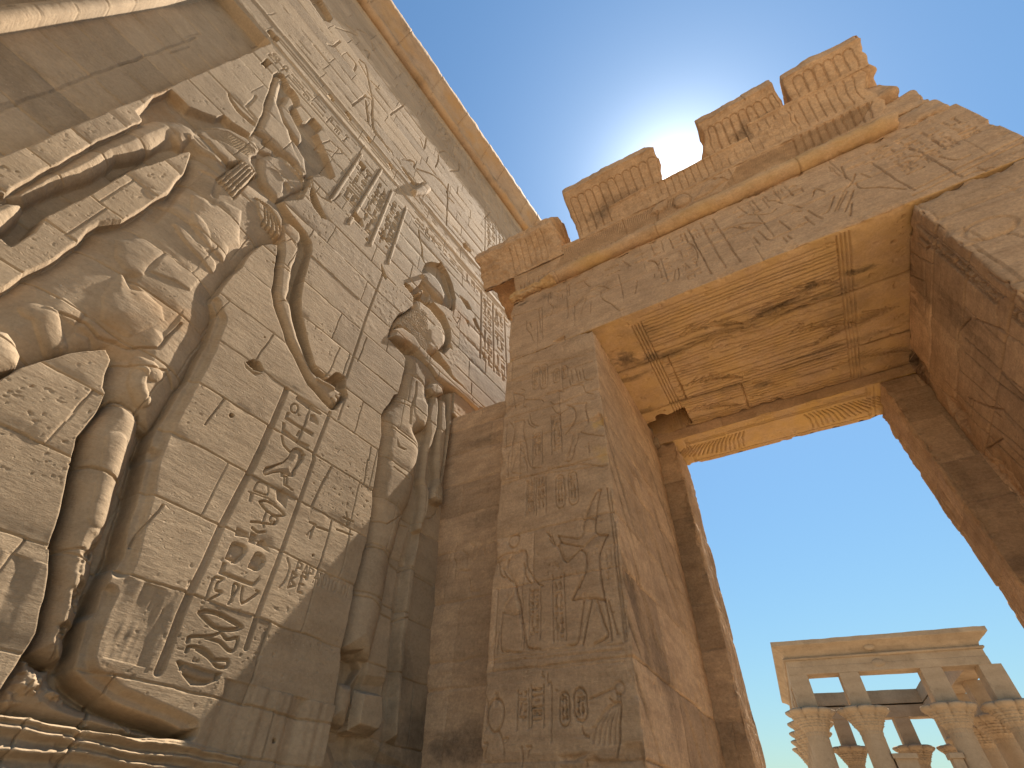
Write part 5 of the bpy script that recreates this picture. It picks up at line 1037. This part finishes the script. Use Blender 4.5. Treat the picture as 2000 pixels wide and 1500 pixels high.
def column():
    c_ = bpy.data.objects.new('column', None); C.objects.link(c_); c_.parent = kiosk
    lathe('shaft', [(.0, 0), (.82, 0), (.80, .6)]+[(.79-.07*t, .6+8.3*t) for t in np.linspace(0, 1, 14)], 40, M_KIO, c_,
          lambda R_, T, Z: R_*(1+.012*np.cos(20*T)*(Z > 7.2)+.012*(np.abs(np.sin(Z*9))*(Z > 8.0))))
    pr = [(.74, 8.3), (.76, 8.5), (.74, 8.75), (.78, 8.8), (.78, 9.0), (.84, 9.05), (.80, 9.12), (.92, 9.3), (1.02, 9.42), (.95, 9.48), (1.10, 9.65), (1.22, 9.78), (1.14, 9.86), (1.34, 10.0), (1.52, 10.12), (1.62, 10.24), (1.60, 10.36), (1.42, 10.44), (.9, 10.46), (0, 10.46)]
    def rf(R_, T, Z):
        t = np.clip((Z-9.0)/1.3, 0, 1)
        lobes = np.abs(np.cos(4*T))**.5
        tier = np.floor((Z-9.0)/.32)
        leaf = np.abs(np.cos((8+4*(tier % 2))*T+tier*.8))**.7*((Z-9.0)/.32-tier)
        return R_*(1+t*(.22*lobes-.10))+.13*leaf*(t > 0)*(t < .85)-.03*np.abs(np.sin(14*T))*(Z < 9.05)
    pr = [(np.interp(z, [p[1] for p in pr[:-5]], [p[0] for p in pr[:-5]]), z) for z in np.linspace(8.3, pr[-6][1], 40)]+pr[-5:]
    lathe('capital', pr, 160, M_KIO, c_, rf)
    bm_box('pier', (-.70, -.70, 10.44), (.70, .70, 12.775), M_KIO, c_)
    return c_
def bm_box(name, mn, mx, mat, parent, n=6, amp=.02):
    """box with softened, slightly worn faces"""
    mn = np.array(mn, float); mx = np.array(mx, float); V = []; F = []; off = 0
    for ax in range(3):
        a, b = [k for k in range(3) if k != ax]
        for side in (0, 1):
            U, W = np.meshgrid(np.linspace(mn[a], mx[a], n), np.linspace(mn[b], mx[b], n))
            P = np.zeros(U.shape+(3,)); P[..., a] = U; P[..., b] = W; P[..., ax] = mx[ax] if side else mn[ax]
            inn = np.clip(P, mn+.04, mx-.04); nn = P-inn; nn /= np.linalg.norm(nn, axis=-1, keepdims=True)+1e-9
            Q = inn+nn*(.04+amp*fbm3(P[..., 0]*2, P[..., 1]*2, P[..., 2]*2, 9, 3))[..., None]
            V.append(Q.reshape(-1, 3)); F.append(grid_faces(n, n)+off); off += n*n
    return mesh_np(name, np.concatenate(V), np.concatenate(F), mat, parent)
c0 = column(); spots = [(1.33, 1.4), (5.0, 1.4), (10.5, 1.4), (14.2-.03, 1.4)]
spots += [(1.33, 1.4+4.72*k) for k in (1, 2, 3)]+[(14.17, 1.4+4.72*k) for k in (1, 2, 3)]+[(x, 20.3) for x in (1.33, 5.0, 10.5, 14.17)]
for i, (x, y) in enumerate(spots):
    if i == 0: cc = c0
    else:
        cc = c0.copy(); C.objects.link(cc); cc.parent = kiosk
        for ch in list(c0.children):
            d_ = ch.copy(); C.objects.link(d_); d_.parent = cc
    cc.location = (x, y, 0); cc.rotation_euler = (0, 0, .11*(i % 4))
    for ch in cc.children:
        if ch.name.startswith('pier'): ch.rotation_euler = (0, 0, -.11*(i % 4))
for nm, mn, mx in (('screen_wall', (2.0, 1.0, 0), (4.3, 1.8, 5.9)), ('screen_wall', (11.2, 1.0, 0), (13.5, 1.8, 5.9)), ('door_post', (5.75, .95, 0), (7.1, 1.9, 7.35)), ('door_post', (9.15, .95, 0), (9.8, 1.9, 7.35)), ('door_post', (5.65, .8, 7.3), (7.2, 2.0, 7.62)), ('door_post', (9.05, .8, 7.3), (9.9, 2.0, 7.62))):
    bm_box(nm, mn, mx, M_KIO, kiosk)
for k in range(4):
    bm_box('screen_wall', (.95, 2.1+4.72*k, 0), (1.75, 5.4+4.72*k, 3.4), M_KIO, kiosk); bm_box('screen_wall', (13.8, 2.1+4.72*k, 0), (14.6, 5.4+4.72*k, 3.4), M_KIO, kiosk)
def disk(name, x, z, y, rx, rz):
    n = 24; r = np.linspace(0, 1, 6); th = np.linspace(0, 2*math.pi, n, endpoint=False); R_, T = np.meshgrid(r, th, indexing='ij')
    v = np.stack([x+rx*R_*np.cos(T), y-.16*np.sqrt(np.clip(1-R_**2, 0, 1)), z+rz*R_*np.sin(T)], -1).reshape(-1, 3)
    mesh_np(name, v, grid_faces(6, n, wrap=True), M_KIO, kiosk)
disk('sun_disk', 7.3, 13.30, .74, .48, .30); disk('sun_disk', 7.1, 14.42, .52, .42, .26)
# ---------------------------------------------------------------- ground: one sheet out to the horizon, never in the frame but it throws warm light up
n = 61; q = np.sign(np.linspace(-1, 1, n))*np.abs(np.linspace(-1, 1, n))**3*1500
Xg, Yg = np.meshgrid(q, q)
Zg = -.02+.03*vn2(Xg*.3, Yg*.3, 5)*(np.hypot(Xg, Yg) > 4)
tag(mesh_np('ground', np.stack([Xg, Yg, Zg], -1).reshape(-1, 3), grid_faces(n, n), M_GND), kind='structure')
